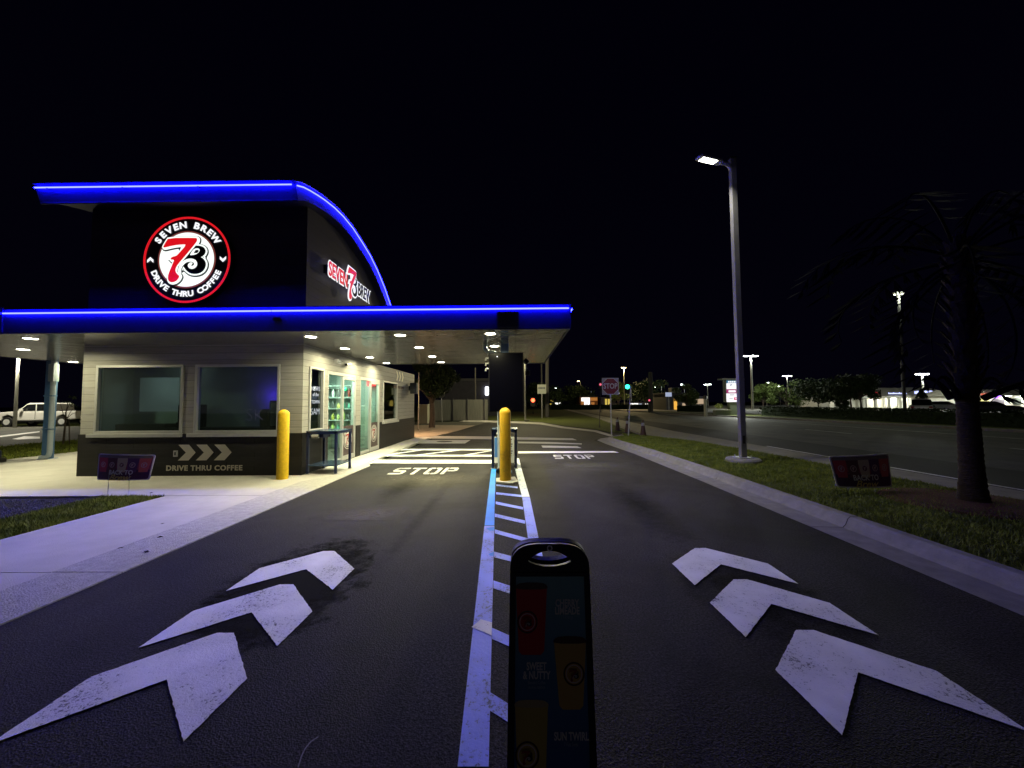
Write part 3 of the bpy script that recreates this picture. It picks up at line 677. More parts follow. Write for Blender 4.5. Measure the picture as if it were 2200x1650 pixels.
def arc_text(s, M, rad, size, sgn, half, m_, parent, ext=.004, off=None):
    """letters set round a circle: sgn 1 over the top, -1 along the bottom"""
    tot = sum(ADV[c] for c in s); a = 0
    for c in s:
        w = ADV[c]; t = -half+2*half*(a+w/2)/tot; a += w
        if c == ' ': continue
        if sgn > 0: Mt = Matrix.Rotation(-t, 4, 'Z') @ Matrix.Translation((0, rad, 0))
        else: Mt = Matrix.Rotation(t, 4, 'Z') @ Matrix.Translation((0, -rad, 0))
        text('letter', c, size, m_, M @ Mt, parent, ext=ext, off=size*.036 if off is None else off, sx=1.12)
door(SH[1], 'glass side door nearer the camera with greenish lit shelves behind')
door(SH[2], 'glass side door farther along with a red exit light inside')

# round wall sign
RS = 1.0; sc0 = (-7.49, KY0-.16, 4.925); Ms = frame(sc0, X, Z)
rs = thing('round_sign', 'round lit red, white and black coffee sign on the black upper wall', 'sign', (0, 0, 0)); rs.parent = None
m = MB(); kk = 72
pr_ = [(RS, .0), (RS, .15)]
b = MB(); b.v = []; 
vs = [(sc0[0]+r*math.cos(2*PI*i/kk), sc0[1]+d, sc0[2]+r*math.sin(2*PI*i/kk)) for r, d in pr_ for i in range(kk)]
b.add(vs, [(i, (i+1) % kk, kk+(i+1) % kk, kk+i) for i in range(kk)]+[tuple(range(kk)), tuple(range(kk, 2*kk))[::-1]])
b.build('sign_case', mat('sign_black_face', (.012, .010, .014), .35), rs)
shape('ring', [circ(RS*1.0, 96), circ(RS*.955, 96)], RRING, Ms @ Matrix.Translation((0, 0, .006)), rs, ext=.005)
shape('ring', [circ(RS*.665, 96), circ(RS*.63, 96)], emit('ring_red_dim', (.45, .10, .08), .35), Ms @ Matrix.Translation((0, 0, .006)), rs, ext=.003)
BFACE = mat('letter_black_face', (.006, .006, .006), .6, spec=.1)
badge(Ms, RS*.635, rs, red=RLIT, white=WLIT, blackm=BFACE)
arc_text('SEVEN BREW', Ms @ Matrix.Translation((0, 0, .012)), RS*.80, RS*.205, 1, R(62), WLET, rs)
arc_text('DRIVE THRU COFFEE', Ms @ Matrix.Translation((0, 0, .012)), RS*.80, RS*.175, -1, R(71), WLET, rs)
for sx_ in (-1, 1):
    p = [(-.07, -.065), (-.07, 0), (0, .065), (.07, 0), (.07, -.065), (0, -.005)]
    q = [(sx_*.835+x, (y if sx_ < 0 else -y)) for x, y in p]
    shape('arrow', [q], WLET, Ms @ Matrix.Translation((0, .0, .012)), rs, ext=.003)

# side sign SEVEN 7B BREW
ss = thing('side_sign', 'lit red and white lettering sign on the kiosk side wall', 'sign')
sgx = WX1+.13
Mt = lambda y, z: frame((sgx, y, z), Y, Z)
m = MB(); m.box(WX1+.003, sgx-.03, 9.52, 12.42, 4.92, 5.14); m.build('raceway', BLACK, ss)
for w_, yc, col in (('SEVEN', 10.05, RLIT), ('BREW', 11.80, BFACE)):
    text('backing', w_, .52, WLET, Mt(yc, 5.03), ss, ext=.004, off=.045, sx=.74 if w_ == 'SEVEN' else .72)
    text('lettering', w_, .52, col, Mt(yc, 5.03) @ Matrix.Translation((0, 0, .012)), ss, ext=.004, off=.012, sx=.74 if w_ == 'SEVEN' else .72)
Mb = Mt(10.92, 5.04); scb = .72
ps = lambda P: [(x*scb, y*scb*1.22) for x, y in P]
shape('backing', [ps(SEVEN)], WLET, Mb @ Matrix.Translation((0, 0, .02)), ss, off=.05)
shape('backing', [ps(BEE)], WLET, Mb, ss, off=.045)
shape('letter_b', [ps(BEE), ps(BHOLE)], BFACE, Mb @ Matrix.Translation((0, 0, .012)), ss)
curl_mesh('curl', .05, WLET, Mb @ Matrix.Diagonal((1, 1.22, 1, 1)) @ Matrix.Translation((0, 0, .02)), ss, 0, scb)
shape('numeral_seven', [ps(SEVEN)], RLIT, Mb @ Matrix.Translation((0, 0, .04)), ss)

# wall graphics: chevrons and DRIVE THRU COFFEE, outlet
DEC = mat('wall_decal_pale', (.42, .39, .33), .6)
Md = frame((0, KY0-.026, 0), X, Z)
o = tag(thing('drive_through_graphic', 'three pale arrows over the words DRIVE THRU COFFEE low on the front wall', 'wall lettering'))
pa, pb = PY(384, 955.5, KY0-.02), PY(420, 989, KY0-.02); w = pb.x-pa.x; zm = (pa.z+pb.z)/2; hh = (pa.z-pb.z)/2; stp = PY(422.5, 972, KY0).x-PY(384, 972, KY0).x
for k in range(3):
    x = pa.x+k*stp
    shape('arrow', [[(x, zm+hh), (x+w*.60, zm+hh), (x+w, zm), (x+w*.60, zm-hh), (x, zm-hh), (x+w*.45, zm)]], DEC, Md, o, ext=.003)
ta, tb = PY(359, 1006, KY0), PY(522, 1005, KY0)
tx = text('lettering', 'DRIVE THRU COFFEE', .16, DEC, frame(((ta.x+tb.x)/2, KY0-.026, ta.z), X, Z), o, ext=.003, off=.005, sp=1.12)
xs = [v.co.x for v in tx.data.vertices]; k = (tb.x-ta.x)/(max(xs)-min(xs)); c0 = (ta.x+tb.x)/2
for v in tx.data.vertices: v.co.x = c0+(v.co.x-c0)*k
oa = PY(374, 981, KY0-.02); ob = PY(382.5, 968, KY0-.02)
m = MB(); m.box(oa.x, ob.x, KY0-.045, KY0-.021, oa.z, ob.z); m.cur = 1; m.box(oa.x+.025, ob.x-.025, KY0-.048, KY0-.045, oa.z+.03, ob.z-.03)
tag(m.build('outlet_box', [STEEL, BLACK]), 'small grey weatherproof outlet box left of the wall arrows', 'outlet box')
# graphics on the rear of the side wall
o = tag(thing('side_wall_graphic', 'three small pale arrows over faint dark lettering high on the side wall', 'wall lettering'))
pa = PX(851, 786, KX1); 
for k in range(3):
    y = 15.55+k*.36
    shape('arrow', [[(y, 2.93), (y+.17, 2.93), (y+.30, 2.74), (y+.17, 2.55), (y, 2.55), (y+.13, 2.74)]], mat('decal_bright', (.85, .80, .62), .5), frame((KX1+.004, 0, 0), Y, Z), o, ext=.003)
text('lettering', 'DRIVE THRU COFFEE', .15, mat('decal_rust', (.10, .05, .04), .6), frame((KX1+.004, 15.95, 2.28), Y, Z), o, ext=.002, off=.004)

# interior
INT = mat('interior_wall', (.42, .46, .44), .8, var=.1, vs=2)
MB().box(KX0+.162, KX0+.169, KY0+.17, KY1-.17, .03, 2.93).build('wall_lining', INT, kiosk)
m = MB(); m.box(KX0+.17, KX1-.17, KY0+.17, KY1-.17, .0, .03); m.build('floor', mat('interior_floor', (.12, .11, .10), .6), kiosk)
m = MB(); m.box(KX0+.17, KX1-.17, KY0+.17, KY1-.17, 2.93, 2.97); m.build('ceiling', INT, kiosk)
m = MB(); m.box(KX0+.17, KX1-.18, 11.2, 11.28, .03, 2.93) if False else m.box(KX0+.17, -9.62, 9.74, 9.80, .03, 2.93); m.box(-9.62, -8.60, 9.74, 9.80, .03, 1.45); m.box(-9.62, -8.60, 9.74, 9.80, 2.32, 2.93); m.box(-8.60, KX1-.17, 9.74, 9.80, .03, 2.93); m.box(-6.75, -6.69, 9.80, 14.3, .03, 2.93)
m.box(-6.69, KX1-.17, 13.78, 13.84, .03, 2.93); m.build('partition', INT, kiosk)
tag(MB().box(-9.7, -8.5, 9.25, 9.7, .03, 1.15).build('counter', BLACK), 'dark counter behind the left front window', 'counter')
m = MB(); m.box(-8.15, -7.75, 9.2, 9.6, 1.06, 1.62); m.box(-8.1, -7.8, 9.1, 9.2, 1.06, 1.2); m.box(-8.05, -7.85, 9.22, 9.5, 1.62, 1.75)
tag(m.build('coffee_machine', BLACKG, bevel=.02), 'dark coffee machine silhouette behind the left front window', 'coffee machine')
tag(MB().box(-8.45, -5.3, 9.15, 9.68, .03, 1.055).build('counter', BLACK), 'dark counter behind the right front window', 'counter')
m = MB(); m.box(-5.86, -5.52, 9.1, 9.45, 1.06, 1.70); m.cur = 1; m.box(-5.83, -5.55, 9.085, 9.099, 1.1, 1.66)
tag(m.build('drinks_dispenser', [BLACK, mat('machine_panel', (.25, .28, .27), .5)], bevel=.01), 'grey box shaped dispenser behind the right front window', 'machine')
o = tag(MB().box(-6.1, -5.9, 9.1, 9.4, 1.06, 1.5).build('coffee_grinder', BLACK, bevel=.03), 'dark grinder left of the grey dispenser', 'machine')
lamp('room_glow', 'AREA', (-8.3, 9.3, 2.7), 1.1, (.95, 1, 1), kiosk, .4); lamp('back_room_fill', 'AREA', (-8.9, 10.8, 2.7), 8, (.88, 1, .98), kiosk, .5)  # the back room one is an unseen fill added for the window's pale patch
lamp('blue_reflection_fill', 'AREA', (-6.12, 9.42, 1.82), 2.2, (.10, .03, 1), kiosk, .2, rot=(R(90), 0, 0))  # added lamp whose blue patch stands in for the strip's reflection
lamp('bar_light', 'AREA', (-5.6, 10.7, 2.85), 120, (.86, 1, .86), kiosk, .6)
lamp('bar_light', 'AREA', (-5.6, 12.9, 2.85), 32, (.80, 1, .84), kiosk, .5)
_q = PY(797, 824, 13.6)
ex = tag(MB().box(_q.x-.15, _q.x+.15, 13.6, 13.65, _q.z-.09, _q.z+.09).build('exit_light', emit('exit_red', (1, .03, .04), 3)), 'small red exit light inside the farther side door', 'exit light')
SHM = mat('shelf_metal', (.55, .6, .58), .4, .3)
def shelf(x0, x1, y0, label):
    t = thing('shelf_rack', label, 'shelf')
    for z in (.75, 1.1, 1.45, 1.8, 2.15): MB().box(x0, x1, y0, y0+.32, z, z+.025).build('shelf', SHM, t)
    for x in (x0-.021, x1): MB().box(x, x+.02, y0, y0+.32, .03, 2.35).build('side_panel', SHM, t)
    return t
shelf(-6.60, -5.02, 11.68, 'lit shelves of cups and bottles seen through the nearer side door')
shelf(-6.60, -5.75, 13.42, 'shelves behind the farther side door')
cols = [(.5, .6, .2), (.7, .75, .7), (.1, .35, .25), (.55, .5, .12), (.1, .1, .1), (.3, .05, .04)]
for z in (.776, 1.126, 1.476, 1.826):
    for k in range(9):
        x = -6.45+k*.165; h = random.uniform(.16, .27); c = random.choice(range(6))
        mm = mat('bottle_%d' % c, cols[c], .3)
        o = MB().lathe([(.042, 0), (.045, .01), (.045, h*.65), (.018, h*.85), (.018, h), (.010, h)], x, 11.80, 10)
        o.v = [(a, b, cc+z) for a, b, cc in o.v]
        tag(o.build('bottle', mm, smooth=True), 'small syrup bottle on the lit shelves behind the nearer side door', 'bottle', 'bottles on the kiosk shelves')

# ================================================================== CANOPY
CX0, CX1, CY0, CY1, CZ0, CZ1 = -14.32, 1.03, 7.12, 13.45, 2.99, 3.42
can = thing('canopy', 'flat metal drive through canopy with blue light strip round its edge', 'canopy')
sm = bpy.data.materials.new('soffit_panel'); sm.use_nodes = True; n_, l_ = sm.node_tree.nodes, sm.node_tree.links; p = n_['Principled BSDF']
g = n_.new('ShaderNodeNewGeometry'); s = n_.new('ShaderNodeSeparateXYZ'); l_.new(g.outputs['Position'], s.inputs[0])
fr = M_(n_, 'FRACT', l_, M_(n_, 'DIVIDE', l_, s.outputs['X'], .41)); ln = M_(n_, 'LESS_THAN', l_, fr, .03)
mx = n_.new('ShaderNodeMix'); mx.data_type = 'RGBA'; l_.new(ln, mx.inputs[0]); mx.inputs[6].default_value = (.36, .35, .33, 1); mx.inputs[7].default_value = (.03, .03, .03, 1)
l_.new(mx.outputs[2], p.inputs['Base Color'])
no = n_.new('ShaderNodeTexNoise'); no.inputs['Scale'].default_value = 1.8; no.inputs['Detail'].default_value = 2; l_.new(g.outputs['Position'], no.inputs['Vector'])
hh_ = M_(n_, 'SUBTRACT', l_, M_(n_, 'MULTIPLY', l_, no.outputs['Fac'], .9), M_(n_, 'MULTIPLY', l_, ln, .4))
bp = n_.new('ShaderNodeBump'); bp.inputs['Strength'].default_value = .35; bp.inputs['Distance'].default_value = .05; l_.new(hh_, bp.inputs['Height']); l_.new(bp.outputs[0], p.inputs['Normal'])
p.inputs['Metallic'].default_value = .35; p.inputs['Roughness'].default_value = .17
m = MB(); t_ = .05
# soffit and deck leave out the kiosk's footprint below
m.box(CX0+t_, CX1-t_, CY0+t_, KY0-.001, CZ0, CZ0+.04)
m.box(KX1+.001, CX1-t_, KY0-.001, CY1-t_, CZ0, CZ0+.04); m.box(CX0+t_, KX0-.001, KY0-.001, CY1-t_, CZ0, CZ0+.04)
m.build('soffit', sm, can)
MB().box(CX0+t_, CX1-t_, CY0+t_, CY1-t_, CZ1-.10, CZ1-.04).build('roof_deck', mat('roof_membrane', (.12, .12, .13), .8), can)
m = MB(); m.box(CX0, CX1, CY0, CY0+t_, CZ0-.012, CZ1); m.box(CX0, CX1, CY1-t_, CY1, CZ0-.012, CZ1); m.box(CX1-t_, CX1, CY0+t_, CY1-t_, CZ0-.012, CZ1); m.box(CX0, CX0+t_, CY0+t_, CY1-t_, CZ0-.012, CZ1)
fa = m.build('fascia', FASC, can, bevel=.006)
m = MB(); m.tube([(CX0, CY0-.006, CZ1+.01), (CX1+.006, CY0-.006, CZ1+.01), (CX1+.006, CY1, CZ1+.01)], .018, 6); m.tube([(CX1+.004, CY0-.004, CZ0), (CX1+.004, CY0-.004, CZ1)], .008, 6)
jx = PY(5.5, 690, CY0).x; m.box(jx-.02, jx+.02, CY0-.03, CY0-.001, CZ0-.02, CZ1+.05); m.build('trim', FASC, fa)
led = MB(); lz = CZ1-.06
jj = PY(584, 680, CY0).x
led.tube([(jx+.03, CY0-.024, lz), (jj-.01, CY0-.024, lz)], .014, 8); led.tube([(jj+.01, CY0-.024, lz), (CX1-.03, CY0-.024, lz)], .014, 8)
led.tube([(CX0, CY0-.024, lz), (jx-.03, CY0-.024, lz)], .014, 8); led.tube([(CX1+.04, CY0+.05, lz), (CX1+.04, CY1, lz)], .014, 8)
led.build('light_strip', LED, can)
a = PY(1068, 705, CY0); b_ = PY(1114, 671, CY0)
MB().box(a.x, b_.x, CY0-.055, CY0-.001, a.z+.01, b_.z).build('junction_box', mat('navy_box', (.01, .01, .05), .5), can)
a = PY(590, 690, CY0); b_ = PY(607, 683, CY0); MB().box(a.x, b_.x, CY0-.05, CY0-.001, a.z, b_.z).build('bracket', BLACK, can)
DL = [(-4.20, 7.80), (-4.26, 9.50), (-4.34, 11.35), (-4.38, 12.95), (-2.33, 7.70), (-2.38, 9.42), (-2.45, 11.25), (-2.50, 12.83), (-.50, 7.62), (-.51, 9.30), (-.52, 11.2), (-.52, 12.9), (-9.93, 7.72), (-12.0, 9.2), (-13.85, 11.85), (-12.1, 12.6), (-12.0, 7.75)]
for i, (x, y) in enumerate(DL):
    rim = MB().lathe([(.14, CZ0-.001), (.14, CZ0-.005), (.108, CZ0-.006), (.106, CZ0-.004), (.02, CZ0-.003)], x, y, 24).build('downlight', ALU, can)
    MB().lathe([(.105, CZ0-.004), (.10, CZ0-.007), (.03, CZ0-.008), (.005, CZ0-.008)], x, y, 20).build('lens', GLOW, rim)
    right = x > -5
    lamp('downlight_beam', 'AREA', (x, y, CZ0-.012), (42 if i < 4 else 64) if right else 46, (1, .94, .57), rim, .16, spread=R(165))
# columns with downspouts
def column(x, y, label):
    t = thing('canopy_column', label, 'column', (0, 0, 0), 0, 'blue canopy columns')
    MB().box(x-.09, x+.09, y-.09, y+.09, .01, CZ0-.002).build('post', COLB, t, bevel=.008)
    MB().box(x-.15, x+.15, y-.15, y+.15, .01, .028).build('base_plate', COLB, t)
    return t
c1 = column(-14.22, 11.62, 'blue steel canopy column with pale downspout at the left edge'); x, y = -14.02, 11.50
m = MB(); m.tube([(x, y, CZ0-.01), (x, y, .22), (x-.02, y-.01, .12), (x-.07, y-.04, .07), (x-.18, y-.10, .065)], .062, 14); m.build('downspout', PIPE, c1, smooth=True)
m = MB(); m.box(x-.08, x+.08, y-.08, y+.08, 2.35, 2.88); m.build('downspout_head', PIPE, c1, bevel=.01)
for z in (.9, 1.9): MB().box(x-.2, x+.075, y-.07, y+.07, z, z+.03).build('strap', COLB, c1)
c2 = column(-.25, 8.95, 'blue canopy column behind the black menu screen')
x, y = -.385, 8.86
m = MB(); m.tube([(x-.33, y+.2, CZ0-.005), (x-.33, y+.2, CZ0-.10), (x-.26, y+.15, CZ0-.19), (x-.12, y+.06, CZ0-.22), (x-.02, y, CZ0-.28), (x, y, CZ0-.42), (x, y, .14), (x-.01, y-.03, .07)], [.055]*6+[.04, .04], 14)
m.build('downspout', PIPE, c2, smooth=True)
MB().tube([(x, y, .09), (x-.02, y-.07, .06)], .062, 14).build('downspout_boot', BLACK, c2)

# menu screen
a = PY(1050, 885, 8.62); b_ = PY(1124, 757, 8.62)
sc = thing('menu_screen', 'tall black menu screen hung on the column beside the lanes', 'screen')
MB().box(a.x, b_.x, 8.62, 8.74, a.z, b_.z).build('screen_case', mat('screen_case', (.006, .006, .009), .6, spec=.1), sc, bevel=.006)
MB().box(a.x+.02, b_.x-.02, 8.612, 8.619, a.z+.02, b_.z-.02).build('display', mat('screen_dark', (.0012, .0012, .0035), .22, spec=.12), sc)
q = PY(1068, 766, 8.6); MB().lathe([(.011, 0), (.011, .008), (.005, .01)], 0, 0, 10).build('indicator', emit('indicator_white', (1, 1, 1), 3), sc, M=Matrix.Translation((q.x, 8.606, q.z)) @ Matrix.Rotation(R(90), 4, 'X'))
MB().box(-.36, -.14, 8.742, 8.855, 1.6, 2.5).build('mount', BLACK, sc)
for z in (2.62, 2.50, 2.38): MB().tube([(a.x-.001, 8.68, z), (a.x-.06, 8.68, z), (a.x-.07, 8.68, z-.05)], .02, 8).build('cable_gland', STEEL, sc)
q = PY(1130, 777, 8.9)
cm = thing('camera_unit', 'black diamond shaped camera unit at the right edge of the menu screen', 'camera')
MB().box(-.055, .055, -.05, .05, -.055, .055).build('housing', BLACK, cm, M=Matrix.Translation(q) @ Matrix.Rotation(R(42), 4, 'Y'))
MB().tube([(b_.x, 8.72, q.z-.02), (q.x, 8.9, q.z-.02)], .015, 8).build('arm', BLACK, cm)
MB().tube([(q.x, 8.9, q.z-.05), (q.x, 8.9, q.z-.30)], .012, 8).build('stem', BLACK, cm)
MB().box(q.x-.02, q.x+.09, 8.86, 8.94, q.z-.32, q.z-.21).build('sensor', BLACK, cm, bevel=.01)

# speaker on rear corner, security cameras over the door
t = thing('loudspeaker', 'dark box loudspeaker on the rear corner of the side wall', 'loudspeaker')
MB().box(KX1+.08, KX1+.38, 17.3, 17.6, 2.05, 2.55).build('cabinet', mat('speaker_dark', (.04, .042, .045), .6), t, bevel=.02)
MB().box(KX1+.003, KX1+.08, 17.4, 17.5, 2.2, 2.4).build('bracket', BLACK, t)
t = thing('security_camera', 'white dome security camera above the nearer side door', 'security camera', group='cameras over the side door')
q = PX(720, 776, KX1); MB().tube([(KX1+.004, q.y, q.z), (KX1+.09, q.y, q.z)], .06, 14).build('base', CARW, t)
MB().lathe([(.005, -.07), (.04, -.06), (.055, -.03), (.055, 0), (.02, .02)], KX1+.12, q.y, 14).build('dome', CARS, t, smooth=True, M=Matrix.Translation((0, 0, q.z)))
t = thing('security_camera', 'small bullet security camera between the two side doors', 'security camera', group='cameras over the side door')
q = PX(742, 782, KX1); MB().tube([(KX1+.004, q.y, q.z), (KX1+.08, q.y, q.z-.01)], .03, 12).build('base', CARW, t)
MB().tube([(KX1+.08, q.y-.12, q.z-.03), (KX1+.10, q.y+.12, q.z+.01)], .04, 12).build('body', CARS, t); MB().tube([(KX1+.08, q.y-.13, q.z-.032), (KX1+.08, q.y-.121, q.z-.03)], .033, 12).build('lens', BLACKG, t)

# drinks tables
def table(x0, x1, y0, y1, top, label, lean=0, hang=True):
    t = thing('serving_table', label, 'table', (0, 0, 0), 0, 'navy metal serving tables'); s = .055
    MB().box(x0-.01, x1+.01, y0-.01, y1+.01, top-.012, top).build('table_top', mat('navy_top', (.035, .065, .13), .25, .2, var=.2, vs=7), t)
    m = MB(); m.box(x0, x1, y0, y0+.03, top-.07, top-.013); m.box(x0, x1, y1-.03, y1, top-.07, top-.013); m.box(x0, x0+.03, y0+.03, y1-.03, top-.07, top-.013); m.box(x1-.03, x1, y0+.03, y1-.03, top-.07, top-.013)
    m.build('apron', NAVY, t)
    for x in (x0, x1-s):
        for y in (y0, y1-s):
            lg = MB().box(x, x+s, y, y+s, .022, top-.013).build('leg', NAVY, t, bevel=.006); MB().box(x-.02, x+s+.02, y-.02, y+s+.02, .0125, .022).build('foot', STEEL, lg)
    MB().box(x0+.01, x1-.01, y0+.01, y1-.01, .19, .215).build('shelf', mat('navy_top', (0, 0, 0)), t)
    if hang:
        MB().box(x0+.06, x0+.36, y0+.06, y0+.4, top-.16, top-.072).build('drawer_box', NAVY, t)
        MB().tube([(x0+.12, y0+.02, top-.12), (x0+.28, y0+.02, top-.12)], .045, 14).build('roll', STEEL, t)
    return t
table(-4.80, -4.10, 8.80, 9.60, .99, 'navy metal serving table beside the kiosk wall')
table(-.60, .02, 9.42, 10.15, .965, 'navy metal serving table on the island behind the yellow bollard')
t3 = thing('barrier_foot', 'low black barrier foot with a blue cap at the left edge of the pavement', 'barrier', (-14.95, 10.9, 0))
MB().lathe([(.26, .011), (.26, .10), (.20, .14), (.05, .14)], 0, 0, 20).build('base', RUB, t3); MB().lathe([(.17, .141), (.17, .32), (.10, .40), (.01, .40)], 0, 0, 20).build('cap', NAVY, t3, smooth=True)
# white notice board under the island table
t = thing('notice_board', 'white notice board with rows of blue and black text leaning inside the island table', 'board')
mb_ = MB(); v0 = [(-.53, 9.33, .16), (-.05, 9.33, .16), (-.05, 9.41, .78), (-.53, 9.41, .78)]
mb_.add(v0+[(a, b+.03, c) for a, b, c in v0], [(0, 1, 2, 3), (7, 6, 5, 4), (0, 4, 5, 1), (1, 5, 6, 2), (2, 6, 7, 3), (3, 7, 4, 0)]); mb_.build('panel', mat('board_white', (.85, .86, .80), .5), t, bevel=.01)
f_ = lambda x0, x1, z0, z1, d=.004: [(x, 9.33+(z-.16)*.129-d, z) for x, z in ((x0, z0), (x1, z0), (x1, z1), (x0, z1))]
MB().add(f_(-.525, -.37, .30, .77), [(0, 1, 2, 3)]).build('blue_field', mat('board_blue', (.10, .30, .75), .5), t)
m = MB()
for k in range(8): m.add(f_(-.20, -.12+(k % 3)*.015, .32+k*.055, .345+k*.055, .006), [(0, 1, 2, 3)]); m.add(f_(-.43, -.38, .32+k*.055, .34+k*.055, .008), [(0, 1, 2, 3)])
m.build('print_rows', mat('board_ink', (.03, .04, .08), .6), t)

# bollards
YELS = paint('bollard_scuffed', (.72, .42, .012), (.22, .13, .03), .40, fine=34)
def bollard(x, y, h, label, bm=YEL):
    t = thing('bollard', label, 'bollard', (x, y, 0), 0, 'yellow bollards'); r = .116
    MB().lathe([(r, .0), (r, h-r)]+[(r*math.cos(a*PI/16), h-r+r*math.sin(a*PI/16)) for a in range(1, 8)]+[(.004, h)], 0, 0, 36).build('sleeve', bm, t, smooth=True)
    return t
bollard(-5.03, 8.30, 1.5, 'yellow bollard at the kiosk corner'); bollard(-.225, 7.99, 1.51, 'yellow bollard on the painted island with scuffed dark speckles', YELS)

# ================================================================== BACK TO BREW lawn signs
def brew_sign(px, Yd, name, label, legs, curve=0.):
    P = [PY(x, y, Yd) for x, y in px]           # tl, tr, br, bl
    t = thing(name, label, 'sign', (0, 0, 0), 0, 'red lawn signs')
    o = P[3]; u = P[2]-P[3]
    w = (P[2]-P[3]).length; 
    def bil(a, b, d=0): # a,b in 0..1
        top = P[0].lerp(P[1], a); bot = P[3].lerp(P[2], a); q = bot.lerp(top, b)
        q = q.copy(); q.y += -.06*math.sin(a*PI)-d; return q
    def patch(nm, poly, mt, d, parent=t, th=0.0):
        mb = MB()
        if len(poly) == 4 and poly[0][1] == poly[1][1] and False: pass
        # triangulate as fan of a finely sampled outline
        c = (sum(p[0] for p in poly)/len(poly), sum(p[1] for p in poly)/len(poly)); q = []
        for i in range(len(poly)):
            a, b = poly[i], poly[(i+1) % len(poly)]
            for k in range(4): q.append((a[0]+(b[0]-a[0])*k/4, a[1]+(b[1]-a[1])*k/4))
        nq = len(q); rings = [[(c[0]+(x-c[0])*s, c[1]+(y-c[1])*s) for x, y in q] for s in (1, .66, .33)]
        v = [bil(x, y, d) for rg in rings for x, y in rg]+[bil(c[0], c[1], d)]; f = []
        for r in range(2): f += [(r*nq+i, r*nq+(i+1) % nq, (r+1)*nq+(i+1) % nq, (r+1)*nq+i) for i in range(nq)]
        f += [(2*nq+i, 2*nq+(i+1) % nq, 3*nq) for i in range(nq)]
        mb.add(v, f); ob = mb.build(nm, mt, parent)
        if th: sl = ob.modifiers.new('thick', 'SOLIDIFY'); sl.thickness = th; sl.offset = 0
        return ob
    def rr(x0, y0, x1, y1, r=.04):
        out = []
        for cx, cy, a0 in ((x1-r, y1-r*1.6, 0), (x0+r, y1-r*1.6, 90), (x0+r, y0+r*1.6, 180), (x1-r, y0+r*1.6, 270)):
            for k in range(4): a = R(a0+k*30); out.append((cx+r*math.cos(a), cy+r*1.6*math.sin(a)))
        return out
    patch('border', rr(0, 0, 1, 1), mat('banner_border', (.8, .75, .8), .6), 0, th=.008)
    patch('banner', rr(.022, .04, .978, .96), mat('banner_plum', (.09, .02, .09), .5), .007)
    cupm = [mat('cup_red', (.62, .06, .11), .5), mat('cup_dark', (.18, .06, .09), .5), mat('cup_cream', (.72, .58, .5), .5), mat('cup_purple', (.15, .05, .2), .5), mat('cup_coral', (.75, .15, .16), .5)]
    patch('band', [(.025, .42), (.975, .42), (.975, .93), (.025, .93)], mat('banner_red', (.40, .05, .14), .5), .009)
    for k in range(5):
        cx = .13+k*.185; cu = patch('cup', [(cx-.072, .32), (cx+.072, .32), (cx+.10, .92), (cx-.10, .92)], cupm[k], .011+.001*(k % 2))
        patch('cup_lid', [(cx-.10, .86), (cx+.10, .86), (cx+.085, .95), (cx-.085, .95)], mat('cup_lid', (.25, .2, .22), .4), .0135, cu)
        ring = [(cx+.05*math.cos(a*PI/8), .60+.105*math.sin(a*PI/8)) for a in range(16)]
        patch('cup_logo', ring, mat('logo_pale', (.7, .5, .55), .5), .0145, cu)
        patch('cup_logo', [(cx+(x-cx)*.75, .6+(y-.6)*.75) for x, y in ring], cupm[1] if k == 2 else cupm[k], .0155, cu)
        patch('cup_logo', [(cx-.022, .63), (cx+.022, .66), (cx+.0, .55), (cx-.012, .54)], mat('logo_pale', (0, 0, 0)), .0165, cu)
    for s, yy, sz, mt, sh, wd in (('BACK TO', .32, .21, mat('banner_white', (.9, .88, .92), .5), 0, .44), ('Brew', .125, .25, mat('banner_gold', (.75, .58, .2), .5), .45, .42)):
        o2 = text('lettering', s, 1, mt, Matrix.Identity(4), t, ext=0, off=.03 if sh == 0 else .018, shear=sh)
        xs = [v.co.x for v in o2.data.vertices]; ys_ = [v.co.y for v in o2.data.vertices]; W_ = max(xs)-min(xs); Hh = max(ys_)-min(ys_)
        for v in o2.data.vertices:
            a = .50+((v.co.x-min(xs))/W_-.5)*wd; b = yy+((v.co.y-min(ys_))/Hh-.5)*sz*.85
            v.co = bil(a, b, .019)
    for x0, y0, x1 in legs:
        gnd = G(x0, y0, .0); top = bil(x1, .5, -.012); MB().tube([(gnd.x, gnd.y, -.05), (top.x, top.y, top.z)], .004, 6).build('stake', STEEL, t)
    return t
brew_sign([(213, 974), (335, 977), (321, 1031), (209, 1031)], 6.98, 'lawn_sign', 'purple and red sign reading BACK TO Brew on wire stakes before the kiosk wall', [(231, 1066, .24), (277, 1066, .62)])
brew_sign([(1780, 980), (1908, 974), (1916, 1046), (1798, 1047)], 6.5, 'lawn_sign', 'red sign reading BACK TO Brew standing on the right verge near the palm', [(1822, 1062, .25), (1880, 1068, .7)])

# ================================================================== FOREGROUND FRAME SIGN
fs = thing('pavement_sign', 'tall narrow black framed advertising sign with cut out handle in the foreground', 'sign')
ptop = PY(1180, 1167, 1.52); w0 = .150
sinv = Vector((.016, 1.52-1.335, ptop.z-.02)); vdir = sinv.normalized(); Mf = frame((ptop.x, 1.52, ptop.z), X, vdir)
